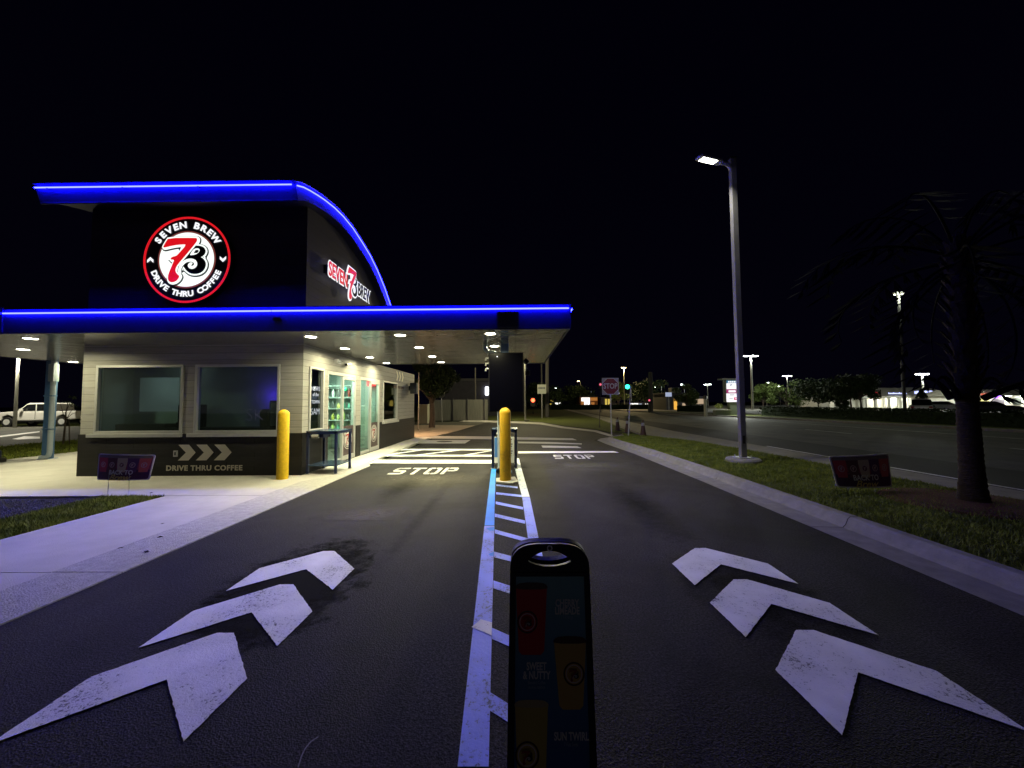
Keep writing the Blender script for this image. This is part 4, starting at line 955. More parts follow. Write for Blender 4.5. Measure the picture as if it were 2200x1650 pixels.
# outline: y=0 at top, negative down
def wf(y): return w0+(-y)*.006
out = []
for a in range(0, 181, 12): 
    ca, sa = math.cos(R(a)), math.sin(R(a)); e = .55
    out.append((w0*math.copysign(abs(ca)**e, ca), -.085+.085*(abs(sa)**.9)))
out += [(-wf(-1.07), -1.07), (wf(-1.07), -1.07)]
hole = smooth_poly([(-.082, -.058), (-.05, -.036), (-.02, -.026), (.02, -.026), (.05, -.036), (.082, -.058), (.078, -.066), (.04, -.078), (0, -.081), (-.04, -.078), (-.078, -.066)], 1)
shape('frame', [out, hole], BLACK, Mf, fs, ext=.014)
pw = lambda y: wf(y)-.022
shape('frame_rim', [[(-wf(-.10)+.006, -.10), (wf(-.1)-.006, -.10), (wf(-1.05)-.006, -1.05), (-wf(-1.05)+.006, -1.05)], [(-pw(-.11), -.112), (pw(-.11), -.112), (pw(-1.04), -1.04), (-pw(-1.04), -1.04)]], BLACK, Mf @ Matrix.Translation((0, 0, .018)), fs, ext=.004)
pm = bpy.data.materials.new('poster_print'); pm.use_nodes = True; n_, l_ = pm.node_tree.nodes, pm.node_tree.links; p = n_['Principled BSDF']
t_ = n_.new('ShaderNodeTexCoord'); s = n_.new('ShaderNodeSeparateXYZ'); l_.new(t_.outputs['Object'], s.inputs[0])
r = n_.new('ShaderNodeValToRGB'); mrr = n_.new('ShaderNodeMapRange'); mrr.inputs['From Min'].default_value = .2; mrr.inputs['From Max'].default_value = 1.0; l_.new(s.outputs['Z'], mrr.inputs[0]); l_.new(mrr.outputs[0], r.inputs[0])
r.color_ramp.elements[0].color = (.04, .06, .32, 1); r.color_ramp.elements[1].color = (.30, .60, .55, 1); e = r.color_ramp.elements.new(.55); e.color = (.10, .28, .42, 1); l_.new(r.outputs[0], p.inputs['Base Color']); p.inputs['Roughness'].default_value = .35
po = shape('poster', [[(-.128, -.115), (.128, -.115), (pw(-1.03)-.004, -1.03), (-pw(-1.03)+.004, -1.03)]], pm, Mf @ Matrix.Translation((0, 0, .016)), fs, ext=.0005)
P1 = lambda k: Mf @ Matrix.Translation((0, 0, .0170+k*.0006))
def cup(x0, x1, y0, y1, tp, col, lid, cx, cy, r, clip=None):
    m_ = mat('poster_'+col[0], col[1], .4); k = tp
    shape('drink', [[(x0, y0), (x1, y0), (x1-k, y1+.012), (x1-k-.012, y1), (x0+k+.012, y1), (x0+k, y1+.012)]], m_, P1(1), fs, ext=.0002)
    shape('drink_lid', [smooth_poly([(x0-.002, y0-.004), (x1+.002, y0-.004), (x1+.002, y0+.010), (x1-.02, y0+.020), (x0+.02, y0+.020), (x0-.002, y0+.010)], 1)], mat('poster_'+lid[0], lid[1], .4), P1(1.6), fs, ext=.0002)
    shape('drink_logo', [circ(r*1.3, 32, cx, cy), circ(r*1.12, 32, cx, cy)], mat('poster_ring', (.05, .012, .012), .4), P1(2), fs, ext=.0002)
    shape('drink_logo', [circ(r, 32, cx, cy), circ(r*.9, 32, cx, cy)], mat('poster_pale', (.85, .75, .75), .4), P1(2), fs, ext=.0002)
    badge(Mf @ Matrix.Translation((cx, cy, .0185)), r*.8, fs, mini=True, disc=False)
cup(-.128, -.012, -.155, -.375, .012, ('cherry', (.72, .02, .03)), ('lid_dark', (.10, .06, .05)), -.085, -.268, .029)
cup(.012, .128, -.335, -.545, .016, ('caramel', (.75, .5, .12)), ('lid_brown', (.09, .035, .03)), .082, -.435, .029)
cup(-.128, -.012, -.535, -.80, .012, ('honey', (.7, .55, .12)), ('foam', (.6, .5, .25)), -.085, -.68, .032)
cup(.02, .128, -.78, -1.0, .012, ('mocha', (.13, .07, .06)), ('lid_brown', (0, 0, 0)), .08, -.88, .03)
pale = mat('poster_letter', (.9, .92, .8), .5); gl_ = mat('poster_small', (.5, .62, .66), .5)
for s_, x, y, z, f_ in (('CHERRY', .062, -.206, .034, pale), ('LIMEADE', .062, -.232, .034, pale), ('7 Energy', .064, -.252, .016, gl_),
                        ('SWEET', -.052, -.412, .034, pale), ('& NUTTY', -.052, -.440, .034, pale), ('Blended Coffee', -.052, -.462, .015, gl_), ('caramel hazelnut', -.052, -.476, .013, gl_),
                        ('SUN TWIRL', .068, -.625, .034, pale), ('7 Fizz Soda', .066, -.648, .016, gl_), ('MOCHA', -.05, -.85, .034, pale)):
    o2 = text('lettering', s_, z, f_, P1(3) @ Matrix.Translation((x, y, 0)), fs, ext=.0002, off=.0012 if z > .03 else 0, sx=.68)
MB().tube([(0, 0, -.002), (0, 0, .022)], .011, 20).build('bolt', mat('bolt_steel', (.35, .35, .4), .25, .9), fs, M=Mf @ Matrix.Translation((0, -.014, 0)))
MB().tube([(0, 0, .022), (0, 0, .026)], .006, 6).build('bolt', BLACK, fs, M=Mf @ Matrix.Translation((0, -.014, 0)))
bk = vdir.copy(); vb = Vector((0, -sinv.y, sinv.z)).normalized(); Mk = frame((ptop.x, 1.56, ptop.z), X, vb)
shape('back_frame', [out, hole], BLACK, Mk, fs, ext=.014)

# ================================================================== LIGHT POLE
lp = thing('light_pole', 'tall square grey light pole with one lit arm head on the right verge', 'street light', (0, 0, 0))
bx_, by_ = 5.68, 9.77; rz = 0
Mr = Matrix.Translation((bx_, by_, 0)) @ Matrix.Rotation(rz, 4, 'Z')
topz = PY(1586, 342, by_).z
MB().box(-.068, .068, -.068, .068, .20, topz).build('pole', mat('pole_bronze_grey', (.19, .185, .18), .5, .1, var=.15, vs=6), lp, bevel=.008, M=Mr)
MB().box(-.075, .075, -.075, .075, topz, topz+.03).build('pole_cap', BLACK, lp, M=Mr)
MB().lathe([(.41, .05), (.40, .15), (.36, .19), (.02, .19)], 0, 0, 30).build('footing', CONC3, lp, M=Mr)
MB().box(-.17, .17, -.17, .17, .186, .21).build('base_plate', STEEL, lp, M=Mr)
MB().box(-.03, .03, -.073, -.068, .55, .75).build('hand_hole', BLACK, lp, M=Mr)
for sx_ in (-1, 1):
    for sy_ in (-1, 1): MB().tube([(sx_*.13, sy_*.13, .211), (sx_*.13, sy_*.13, .26)], .014, 6).build('anchor_bolt', STEEL, lp, M=Mr)
hz = PY(1575, 355, by_).z; he = PY(1502, 368, by_-.35)
hd = Vector((he.x-bx_, he.y-by_, 0)); hl = hd.length; hd.normalize(); Ml = frame((bx_, by_, hz), hd, (-hd.y, hd.x, 0))
m = MB(); m.tube([(.06, 0, -.12), (.12, 0, -.03), (.22, 0, .0), (.42, 0, -.01)], [.045, .05, .05, .045], 10); m.build('arm', STEEL, lp, M=Ml, smooth=True)
m = MB(); m.prism([(.36, -.06), (.42, -.105), (hl-.02, -.11), (hl+.03, -.07), (hl+.03, .07), (hl-.02, .11), (.42, .105), (.36, .06)], -.03, .022); m.build('lamp_head', ALU, lp, M=Ml, bevel=.01)
m = MB()
for k in range(5):
    for j in range(2): m.box(.56+k*(hl-.62)/5, .56+(k+.8)*(hl-.62)/5, -.085+j*.09, -.01+j*.09, -.037, -.031)
m.build('led_panel', emit('lamp_lens_pole', (1, .97, .85), 9), lp, M=Ml)
hp = Ml @ Vector((hl*.7, 0, -.09))
_L = lamp('pole_beam', 'AREA', hp, 130, (1, .98, .86), lp, .3, spread=R(135)); _L.rotation_euler = Vector((-.30, .34, -.85)).to_track_quat('-Z', 'Y').to_euler()

# ================================================================== SIGNS, CONES
def octo(r): return [(r*math.cos(R(22.5+45*i)), r*math.sin(R(22.5+45*i))) for i in range(8)]
sp = thing('stop_sign', 'red STOP sign on a white square plate facing the drive', 'stop sign')
b0 = G(1314, 936, .09); c0 = PY(1311, 830, b0.y); Mq = frame((c0.x, b0.y-.03, c0.z), X, Z)
MB().tube([(b0.x, b0.y, .05), (c0.x, b0.y, c0.z+.3)], .03, 8).build('post', STEEL, sp)
MB().box(c0.x-.385, c0.x+.385, b0.y-.036, b0.y-.031, c0.z-.385, c0.z+.385).build('plate', mat('sign_plate_white', (.26, .25, .25), .5), sp)
shape('octagon_border', [octo(.40), octo(.375)], mat('sign_reflective', (.48, .46, .46), .5), Mq @ Matrix.Translation((0, 0, .009)), sp, ext=.001)
shape('octagon', [octo(.375)], mat('stop_red', (.15, .012, .022), .5), Mq @ Matrix.Translation((0, 0, .009)), sp, ext=.001)
text('lettering', 'STOP', .34, mat('sign_reflective', (0, 0, 0)), Mq @ Matrix.Translation((0, 0, .012)), sp, ext=.001, off=.005, sx=.78)
sp2 = thing('traffic_sign', 'narrow looking red and white sign turned almost edge on beside the stop sign', 'sign')
b0 = G(1350, 936, .09); c0 = PY(1355, 845, b0.y)
MB().tube([(b0.x, b0.y, .05), (c0.x, b0.y, c0.z+.3)], .03, 8).build('post', STEEL, sp2)
a_ = R(72); Mq = frame((c0.x, b0.y-.04, c0.z), (math.cos(a_), math.sin(a_), 0), Z)
shape('disc', [octo(.40)], mat('stop_red', (0, 0, 0)), Mq, sp2, ext=.003); shape('band', [[(-.3, -.07), (.3, -.07), (.3, .07), (-.3, .07)]], mat('sign_plate_white', (0, 0, 0)), Mq @ Matrix.Translation((0, 0, .005)), sp2, ext=.001)
shape('octagon_border', [octo(.41), octo(.375)], mat('sign_reflective', (0, 0, 0)), Mq @ Matrix.Translation((0, 0, .005)), sp2, ext=.001)
cone0 = None
for i, (px, py, lb) in enumerate(((1327, 925, 'leftmost of the three traffic cones, right beside the stop sign post'), (1348, 930, 'middle traffic cone standing by the edge on sign'), (1382, 937, 'rightmost of the three traffic cones, alone on the footpath'))):
    q = G(px, py, .075)
    if cone0 is None:
        t = thing('traffic_cone', lb, 'traffic cone', q, 0, 'traffic cones on the footpath')
        MB().box(-.19, .19, -.19, .19, 0, .035).build('base', RUB, t, bevel=.01)
        MB().lathe([(.14, .036), (.04, .70), (.03, .72), (.005, .72)], 0, 0, 20).build('cone', mat('cone_dark', (.045, .014, .008), .6), t, smooth=True)
        MB().lathe([(.078, .47), (.058, .60)], 0, 0, 20).build('collar', mat('cone_band', (.28, .28, .27), .5), t, smooth=True); cone0 = t
    else:
        c = copy_tree(cone0); c.location = q; c['label'] = lb

# ================================================================== VEGETATION
def leaves(mb, cx, cy, cz, r, n, s, sq=.7):
    for _ in range(n):
        a = random.uniform(0, 2*PI); u = random.uniform(-1, 1); rr_ = r*random.random()**.4; k = math.sqrt(1-u*u)
        p = Vector((cx+rr_*k*math.cos(a), cy+rr_*k*math.sin(a), cz+rr_*u*sq))
        d = Vector((random.gauss(0, 1), random.gauss(0, 1), random.gauss(0, 1))).normalized()*s*random.uniform(.6, 1.4)
        e = d.cross(Vector((random.gauss(0, 1), random.gauss(0, 1), random.gauss(0, 1)))).normalized()*s*.45
        mb.add([p-d, p+e, p+d, p-e], [(0, 1, 2, 3)])
def tree(x, y, h, r, label, leafm=LEAF, z0=None, cnt=14, n=170, s=.16, cat='tree', trunk=.13, group=None, bare=.35, name='tree'):
    t = thing(name, label, cat, (x, y, 0), 0, group)
    tm = MB(); tm.tube([(0, 0, -.1), (.03, 0, h*bare*.5), (-.02, .04, h*bare), (.05, 0, h*.75)], [trunk, trunk*.8, trunk*.65, trunk*.25], 9)
    cr_ = MB()
    for i in range(cnt):
        a = random.uniform(0, 2*PI); rr_ = r*math.sqrt(random.random())*.8; z = h*(bare+(1-bare)*random.uniform(.15, .85)); rc = r*random.uniform(.3, .5)
        px_, py_ = rr_*math.cos(a), rr_*math.sin(a); tm.tube([(0, .02, h*bare*random.uniform(.8, 1.1)), (px_*.5, py_*.5, z*.85), (px_, py_, z)], [trunk*.4, trunk*.25, .01], 5)
        leaves(cr_, px_, py_, z, rc, n, s)
    tm.build('trunk', BARK, t, smooth=True); cr_.build('crown', leafm, t); return t
# palm on the right verge
pl = thing('palm_tree', 'dark palm tree with booted trunk on the right verge', 'palm tree', (6.72, 5.80, 0))
m = MB(); zs = [i*1.78/60 for i in range(61)]
def prr(z): return .112+.075*math.exp(-z*5)+.022*(1.78-z)/1.78+(.012 if z > 1.6 else 0)
m.tube([(random.uniform(-.002, .002), random.uniform(-.002, .002), z) for z in zs], [prr(z)+(.007 if i % 3 == 0 else 0)+random.uniform(-.003, .003) for i, z in enumerate(zs)], 26)
m.v = [(x*(1+random.uniform(-.035, .035)), y*(1+random.uniform(-.035, .035)), z+random.uniform(-.006, .006)) for x, y, z in m.v]
o = m.build('trunk', mat('palm_bark', (.036, .023, .004), .95, var=.5, vs=10, bump=1, bs=22, aniso=(1, 1, 4)), pl, smooth=True)
m = MB(); m.tube([(0, 0, 1.7), (.02, 0, 2.4), (.03, 0, 3.2), (.03, 0, 4.1)], [.12, .125, .115, .08], 12)
for k in range(110):
    z = 1.72+2.2*(k/110); a = k*2.4; d = Vector((math.cos(a), math.sin(a), 0)); L = random.uniform(.14, .30)
    p0 = d*.09+Vector((0, 0, z)); p1 = p0+d*L*.55+Vector((0, 0, L)); e = Vector((-d.y, d.x, 0))
    m.add([p0-e*.05, p0+e*.05, p1+e*.02, p1-e*.02, p0-d*.03, p1-d*.02], [(0, 1, 2, 3), (1, 4, 5, 2), (4, 0, 3, 5)])
m.build('boots', mat('palm_boots', (.040, .028, .006), .9, var=.5, vs=12, bump=1, bs=30), pl)
for k in range(24):
    a = k*2.399+.3; d = Vector((math.cos(a), math.sin(a), 0)); e = Vector((-d.y, d.x, 0)); el = 1.1-k/24*2.0; L = random.uniform(1.5, 2.3)
    m = MB(); pts = []
    for i in range(11):
        t_ = i/10; ang = el-1.7*t_*t_; pts.append((pts[-1]+(d*math.cos(ang)+Z*math.sin(ang))*L/10) if pts else d*.1+Vector((0, 0, 3.95-k*.018)))
    m.tube(pts, [.02]*5+[.012]*4+[.006]*2, 5)
    for i in range(3, 11):
        for sgn in (-1, 1):
            for j in range(3):
                p0 = pts[i]; ll = .55*(1-abs(i-6)/9)*random.uniform(.8, 1.2); dr = (e*sgn+d*(.5+.2*j)+Vector((0, 0, -.55-.1*j))).normalized()
                m.add([p0, p0+dr*ll*.5+d*.02, p0+dr*ll, p0+dr*ll*.5-d*.02], [(0, 1, 2, 3)])
    m.build('frond', PALMLEAF, pl)
# low broken fronds at the top of the bare trunk
for a, L in ((R(195), .55), (R(20), .95), (R(-25), 1.5), (R(160), .45)):
    d = Vector((math.cos(a), math.sin(a), 0)); e = Vector((-d.y, d.x, 0)); m = MB(); pts = [Vector((0, 0, 1.62))+d*.17+(d*L*t_*1.0+Z*(.35*math.sin(t_*2.6)-.05*t_))*1 for t_ in [i/8 for i in range(9)]]
    m.tube(pts, [.05, .045, .035, .03, .025, .02, .015, .01, .008], 6)
    if L > .6:
        for i in range(2, 9):
            for sgn in (-1, 1):
                for j in range(3): 
                    dr = (e*sgn*.8+d*.5+Vector((0, 0, -.7))).normalized(); p0 = pts[i]; m.add([p0, p0+dr*.22+d*.03, p0+dr*.42, p0+dr*.22-d*.03], [(0, 1, 2, 3)])
    m.build('frond', PALMLEAF, pl)
struct('mulch_ring', MB().lathe([(.95, .096), (.9, .115), (.2, .13)], 6.6, 5.8, 24), mat('red_mulch', (.07, .018, .012), .95, var=.6, vs=30, bump=1, bs=60))

# hedge along far side
hd_ = thing('hedge', 'long low dark clipped hedge along the far side of the road', 'hedge')
m = MB()
def hline(t_): # centre line
    pts = [(27.6, 9), (27.0, 25), (26.6, 41.5)]
    k = t_*2; i = min(int(k), 1); f_ = k-i; return (pts[i][0]+(pts[i+1][0]-pts[i][0])*f_, pts[i][1]+(pts[i+1][1]-pts[i][1])*f_)
m2 = MB(); m2.prism([(26.9, 9), (28.2, 9), (27.6, 25), (27.1, 41.2), (26.1, 41.2), (26.3, 25)], .05, .84); m2.build('core', HEDGE, hd_)
for _ in range(15000):
    x, y = hline(random.random()); x += random.uniform(-.8, .8); z = .1+.95*random.random()**.5
    p = Vector((x, y, z)); d = Vector((random.gauss(0, 1), random.gauss(0, 1), random.gauss(0, 1))).normalized()*.07; e = d.cross(Vector((random.gauss(0, 1), random.gauss(0, 1), 1))).normalized()*.04
    m.add([p-d, p+e, p+d, p-e], [(0, 1, 2, 3)])
m.build('foliage', HEDGE, hd_)
def low_hedge(px0, px1, py, Yd, h, label):
    a = PY(px0, py, Yd); b = PY(px1, py, Yd); mb = MB(); t = thing('hedge', label, 'hedge')
    mb.box(a.x, b.x, Yd, Yd+1, .0, h*.9); nn = int((b.x-a.x)*60)
    for _ in range(nn):
        p = Vector((random.uniform(a.x, b.x), Yd+random.uniform(-.15, 1), random.uniform(.1, h))); d = Vector((random.gauss(0, 1), random.gauss(0, 1), random.gauss(0, 1))).normalized()*.16; e = d.cross(Z).normalized()*.09
        mb.add([p-d, p+e, p+d, p-e], [(0, 1, 2, 3)])
    mb.build('foliage', HEDGE, t); return t
low_hedge(1185, 1415, 876, 88, 1.2, 'low dark hedge beyond the road under the distant shop lights')
low_hedge(1460, 1520, 880, 62, 1.1, 'short dark hedge left of the lit plaza sign')

def bt(px, Yd, h, r, label, **k):
    q = PY(px, 870, Yd); return tree(q.x, Yd, h, r, label, **k)
bt(928, 25.5, 5.4, 1.7, 'dark leafy tree behind the rear corner of the kiosk', leafm=HEDGE, cnt=22, n=260, s=.12, trunk=.22)
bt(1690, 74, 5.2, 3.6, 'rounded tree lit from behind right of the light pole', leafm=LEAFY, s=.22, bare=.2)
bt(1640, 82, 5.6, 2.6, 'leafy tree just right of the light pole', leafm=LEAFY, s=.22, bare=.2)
bt(1758, 66, 5.0, 4.2, 'broad dark tree in the middle of the car park', s=.25, bare=.25, cnt=20)
bt(1828, 58, 5.2, 3.2, 'multi stemmed dark tree left of the red shop sign', s=.22, bare=.38, cnt=18)
bt(1850, 57, 4.8, 2.2, 'multi stemmed dark tree below the red shop sign', s=.22, bare=.38, cnt=16)
bt(1805, 63, 2.4, 1.2, 'small shrub left of the gabled roof sign', s=.15, bare=.1, name='shrub', cat='shrub')
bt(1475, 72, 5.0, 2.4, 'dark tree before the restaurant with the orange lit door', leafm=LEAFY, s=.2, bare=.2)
bt(1390, 95, 7, 4.5, 'broad dark tree left of the utility pole', s=.3, bare=.2, cnt=20)
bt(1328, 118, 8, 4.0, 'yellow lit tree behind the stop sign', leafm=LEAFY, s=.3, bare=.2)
bt(1165, 130, 8, 7, 'dark tree clump at the end of the road', s=.4, bare=.1, cnt=22)
bt(1240, 135, 7.5, 7, 'dark tree clump left of the orange shop', s=.4, bare=.1, cnt=20)
# pyramid shrub behind the parked car
q = PY(1981, 870, 52); t = thing('conical_tree', 'dark cone shaped tree right behind the silver parked car', 'tree', (q.x, 52, 0))
m = MB()
for _ in range(2600):
    z = random.random()**1.3*2.9; r_ = 1.55*(1-z/3.0)*random.random()**.35; a = random.uniform(0, 2*PI); p = Vector((r_*math.cos(a), r_*math.sin(a), .2+z)); d = Vector((random.gauss(0, 1), random.gauss(0, 1), random.gauss(0, 1))).normalized()*.12; e = d.cross(Z).normalized()*.07
    m.add([p-d, p+e, p+d, p-e], [(0, 1, 2, 3)])
m.build('crown', LEAF, t); MB().tube([(0, 0, 0), (0, 0, 2.4)], [.1, .03], 8).build('trunk', BARK, t)
# sapling with stake at left
q = G(135, 957); t = thing('sapling', 'thin bare sapling with support stakes on the left lawn', 'sapling', (q.x, q.y, 0))
m = MB(); m.tube([(0, 0, 0), (.05, 0, .7), (.0, .05, 1.3), (.12, 0, 1.75)], [.035, .03, .022, .008], 7)
for a, b, c in ((.9, .3, 1.6), (1.1, -.32, 1.75), (1.3, .25, 1.95), (1.0, .42, 1.35)): m.tube([(.02, 0, a), (b*.6, .05, (a+c)/2+.1), (b, .1, c)], [.015, .01, .004], 5)
m.build('trunk', BARK, t)
MB().tube([(.28, 0, 0), (.20, 0, 1.1)], .02, 6).build('stake', BARK, t)
lv = MB()
for b, c in ((.3, 1.6), (-.32, 1.75), (.25, 1.95), (.1, 1.75)): leaves(lv, b, .05, c, .14, 26, .035)
lv.build('foliage', LEAFY, t)

# ================================================================== VEHICLES
def wheel(x, y, z, r, parent, w=.22):
    o = MB().tube([(x, y-w/2, z), (x, y+w/2, z)], r, 22).build('tyre', RUB, parent); MB().tube([(x, y-w/2-.01, z), (x, y-w/2+.02, z)], r*.6, 14).build('rim', CARS, o)
def pickup(loc, rz, label):
    t = thing('pickup_truck', label, 'pickup truck', loc, rz)
    def slab(pf, y0, y1, nm, mt, bev=.04):
        mb = MB(); k = len(pf); mb.add([(x, y0, z) for x, z in pf]+[(x, y1, z) for x, z in pf], [tuple(range(k)), tuple(range(k, 2*k))[::-1]]+[(i, k+i, k+(i+1) % k, (i+1) % k) for i in range(k)]); return mb.build(nm, mt, t, bevel=bev)
    slab([(-2.85, .55), (-2.9, .95), (-2.8, 1.12), (-1.35, 1.22), (-1.25, 1.2), (1.15, 1.2), (2.85, 1.22), (2.9, .6), (2.35, .52), (2.25, .8), (1.95, .95), (1.6, .8), (1.5, .5), (-1.4, .48), (-1.5, .8), (-1.85, .95), (-2.2, .8), (-2.3, .5)], -.95, .95, 'body', CARW)
    slab([(-1.35, 1.2), (-.65, 1.80), (-.45, 1.88), (.95, 1.88), (1.15, 1.8), (1.22, 1.2)], -.86, .86, 'cab', CARW, .05)
    for sy in (-1, 1):
        y0, y1 = (-.875, -.862) if sy < 0 else (.862, .875)
        slab([(-1.15, 1.24), (-.6, 1.74), (-.02, 1.78), (-.02, 1.24)], y0, y1, 'window', CGLS, 0); slab([(.06, 1.24), (.06, 1.78), (.85, 1.78), (.98, 1.24)], y0, y1, 'window', CGLS, 0)
        slab([(.04, .60), (.055, .60), (.055, 1.2), (.04, 1.2)], y0-.095 if sy < 0 else y0+.08, y1-.085 if sy < 0 else y1+.09, 'door_seam', BLACK, 0)
    m = MB(); v = [(-1.31, -.74, 1.26), (-1.31, .74, 1.26), (-.70, .68, 1.79), (-.70, -.68, 1.79)]; m.add([(a-.02, b, c+.012) for a, b, c in v], [(0, 1, 2, 3)]); m.build('windscreen', CGLS, t)
    MB().box(1.3, 2.8, -.85, .85, 1.221, 1.29).build('bed_cover', CARK, t, bevel=.05)
    MB().box(-1.5, 1.6, -.955, .955, .36, .478).build('sill', BLACK, t, bevel=.02); MB().box(-2.98, -2.9, -.9, .9, .5, .72).build('bumper', STEEL, t, bevel=.02)
    MB().box(-2.915, -2.88, -.9, -.62, .86, 1.0).build('headlight', CARS, t); MB().box(-2.915, -2.88, .62, .9, .86, 1.0).build('headlight', CARS, t); MB().box(-2.912, -2.88, -.58, .58, .78, 1.02).build('grille', BLACK, t)
    MB().box(-.95, -.78, -1.12, -.96, 1.22, 1.42).build('mirror', CARW, t, bevel=.02)
    for x in (-1.86, 1.93):
        for y in (-.88, .88): wheel(x, y, .38, .38, t)
    return t
q = G(95, 915); pickup((q.x+.2, q.y, 0), R(8), 'white crew cab pickup truck parked beyond the left lane')
def car(loc, rz, label, paintm, suv=False, name='parked_car'):
    t = thing(name, label, 'car', loc, rz); H_ = 1.72 if suv else 1.42
    pf = [(-2.2, .35), (-2.25, .75), (-1.9, .92), (-1.0, 1.0), (1.9, 1.02), (2.2, .9), (2.25, .4)]
    gf = [(-1.1, .99), (-.45, H_-.04), (-.2, H_), (1.3, H_) if suv else (.8, H_), (1.75, H_-.08) if suv else (1.1, H_-.05), (2.05, 1.0) if suv else (1.8, 1.0)]
    for pf_, y, nm, mt, b in ((pf, .9, 'body', paintm, .08), (gf, .78, 'cabin', CGLS, .10)):
        mb = MB(); k = len(pf_); mb.add([(x, -y, z) for x, z in pf_]+[(x, y, z) for x, z in pf_], [tuple(range(k)), tuple(range(k, 2*k))[::-1]]+[(i, k+i, k+(i+1) % k, (i+1) % k) for i in range(k)]); mb.build(nm, mt, t, bevel=b)
    MB().box(-.35, 1.35 if suv else .85, -.7, .7, H_-.01, H_+.02).build('roof', paintm, t, bevel=.02)
    for s in (-1, 1):
        MB().box(2.2, 2.27, s*.72-.14, s*.72+.14, .72, .9).build('tail_lamp', TAILR, t); MB().box(-2.27, -2.2, s*.66-.18, s*.66+.18, .62, .76).build('headlight', CARS, t)
    for x in (-1.4, 1.4):
        for y in (-.82, .82): wheel(x, y, .33, .33, t, .2)
    return t
q = PY(1981, 880, 46); car((q.x, 46, 0), R(223), 'silver parked car seen from behind beyond the hedge', CARS, True)
q = PY(2028, 880, 53); car((q.x, 53, 0), R(135), 'grey parked car side on to the right of the silver one', CARS)
q = PY(2128, 880, 44); car((q.x, 44, 0), R(135), 'black parked car before the yellow lit shop', CARK)
q = PY(1793, 880, 88); car((q.x, 88, 0), R(15), 'small pale car far across the car park', CARW)
q = G(2, 922); car((q.x-4.3, q.y, 0), R(30), 'dark car cut off by the left edge beyond the lane', CARK)

# ================================================================== DISTANT LAMPS
def plamp(px, py, h, label, heads=((-1, 0),), glow=GLOWW, power=0, polem=None, Yd=None, pr=.09, hs=.35, col=(.95, 1, .92), lean=0, group='car park lights', arm=.7, name='street_light'):
    dy = PY(px, py, 1.0).z-H
    Yd = Yd or (h-H)/dy; q = PY(px, py, Yd); hh = q.z
    t = thing(name, label, 'street light', (q.x, Yd, 0), 0, group)
    MB().tube([(0, 0, -.05), (0, 0, hh)], [pr, pr*.7], 10).build('pole', polem or mat('pole_concrete', (.45, .45, .38), .7), t)
    for dx, dyy in heads:
        L = math.hypot(dx, dyy) or 1; ux, uy = dx/L*arm, dyy/L*arm
        if dx == 0 and dyy == 0: ux = uy = 0
        MB().tube([(0, 0, hh-.05), (ux, uy, hh+.08)], .04, 6).build('arm', STEEL, t)
        hdo = MB().box(ux-hs, ux+hs, uy-hs*.6, uy+hs*.6, hh+.03, hh+.18).build('lamp_head', STEEL, t, bevel=.02)
        MB().box(ux-hs*.85, ux+hs*.85, uy-hs*.5, uy+hs*.5, hh-.05, hh+.028).build('lens', glow, hdo)
    if power: lamp('beam', 'POINT', (0, -.1, hh-.35), power, col, t, .3)
    return t
YG = emit('lamp_lens_sodium', (1, .72, .28), 30)
plamp(1613, 765, 10.5, 'tallest lit lamp just right of the big pole, twin heads', ((-1, 0), (1, 0)), power=7000, pr=.22, hs=.55, arm=.9)
plamp(1691, 808, 9, 'twin headed lamp above the rounded tree', ((-1, 0), (1, 0)), power=500, pr=.16, hs=.6)
plamp(1646, 822, 8, 'single lamp on a thin post over the leafy tree', ((1, 0),), pr=.12, hs=.4)
plamp(1675, 830, 8, 'lower small lamp between the thin post and the twin lamp', ((0, 0),), pr=.12, hs=.6)
plamp(1733, 824, 8, 'lamp with its head to the left of a short visible post', ((-1, 0),), power=300, pr=.2, hs=.6)
plamp(1981, 804, 9, 'bright twin headed lamp over the shop roof', ((-1, 0), (1, 0)), power=4500, Yd=62, pr=.17, hs=.38, arm=.6)
plamp(1520, 826, 8, 'twin lamp left of the lit plaza sign', ((-1, 0), (1, 0)), pr=.14, hs=.6)
plamp(1470, 826, 6.5, 'cool white lamp over the orange lit door', ((-1, 0),), polem=mat('pole_pale', (.5, .55, .6), .5), hs=.35, power=120)
plamp(1421, 829, 6.5, 'cool white lamp left of the white menu box', ((-1, 0),), polem=mat('pole_pale', (0, 0, 0)), hs=.3)
plamp(1401, 832, 6.5, 'small lamp touching the utility pole', ((1, 0),), polem=mat('pole_pale', (0, 0, 0)), hs=.3)
plamp(1340, 790, 10.5, 'yellow sodium lamp above the green traffic light', ((0, 0),), glow=YG, pr=.14, hs=.55, power=9000, col=(1, .75, .35), group='street lights along the road')
plamp(1247, 819, 9, 'yellowish lamp left of the stop sign', ((-1, 0),), glow=YG, pr=.08, hs=.4, group='street lights along the road')
plamp(1197, 834, 9, 'faint small lamp on a thin post between the canopy and the yellow lamps', ((-1, 0),), pr=.1, hs=.35, group='street lights along the road')
plamp(1930, 632, 9.8, 'tall dark light pole half hidden by the palm fronds', ((0, 0),), glow=emit('lamp_lens_dim', (.9, 1, .75), 3), Yd=29.5, pr=.12, hs=.28, power=650, col=(.92, 1, .75), polem=mat('pole_dark', (.05, .05, .05), .7), group='street lights along the road')
plamp(40, 766, 5.9, 'lit lamp post beyond the white pickup truck at the left', ((-1, 0),), glow=GLOW, pr=.11, hs=.3, power=2600, Yd=29, col=(1, .93, .7), group='left lane lights')
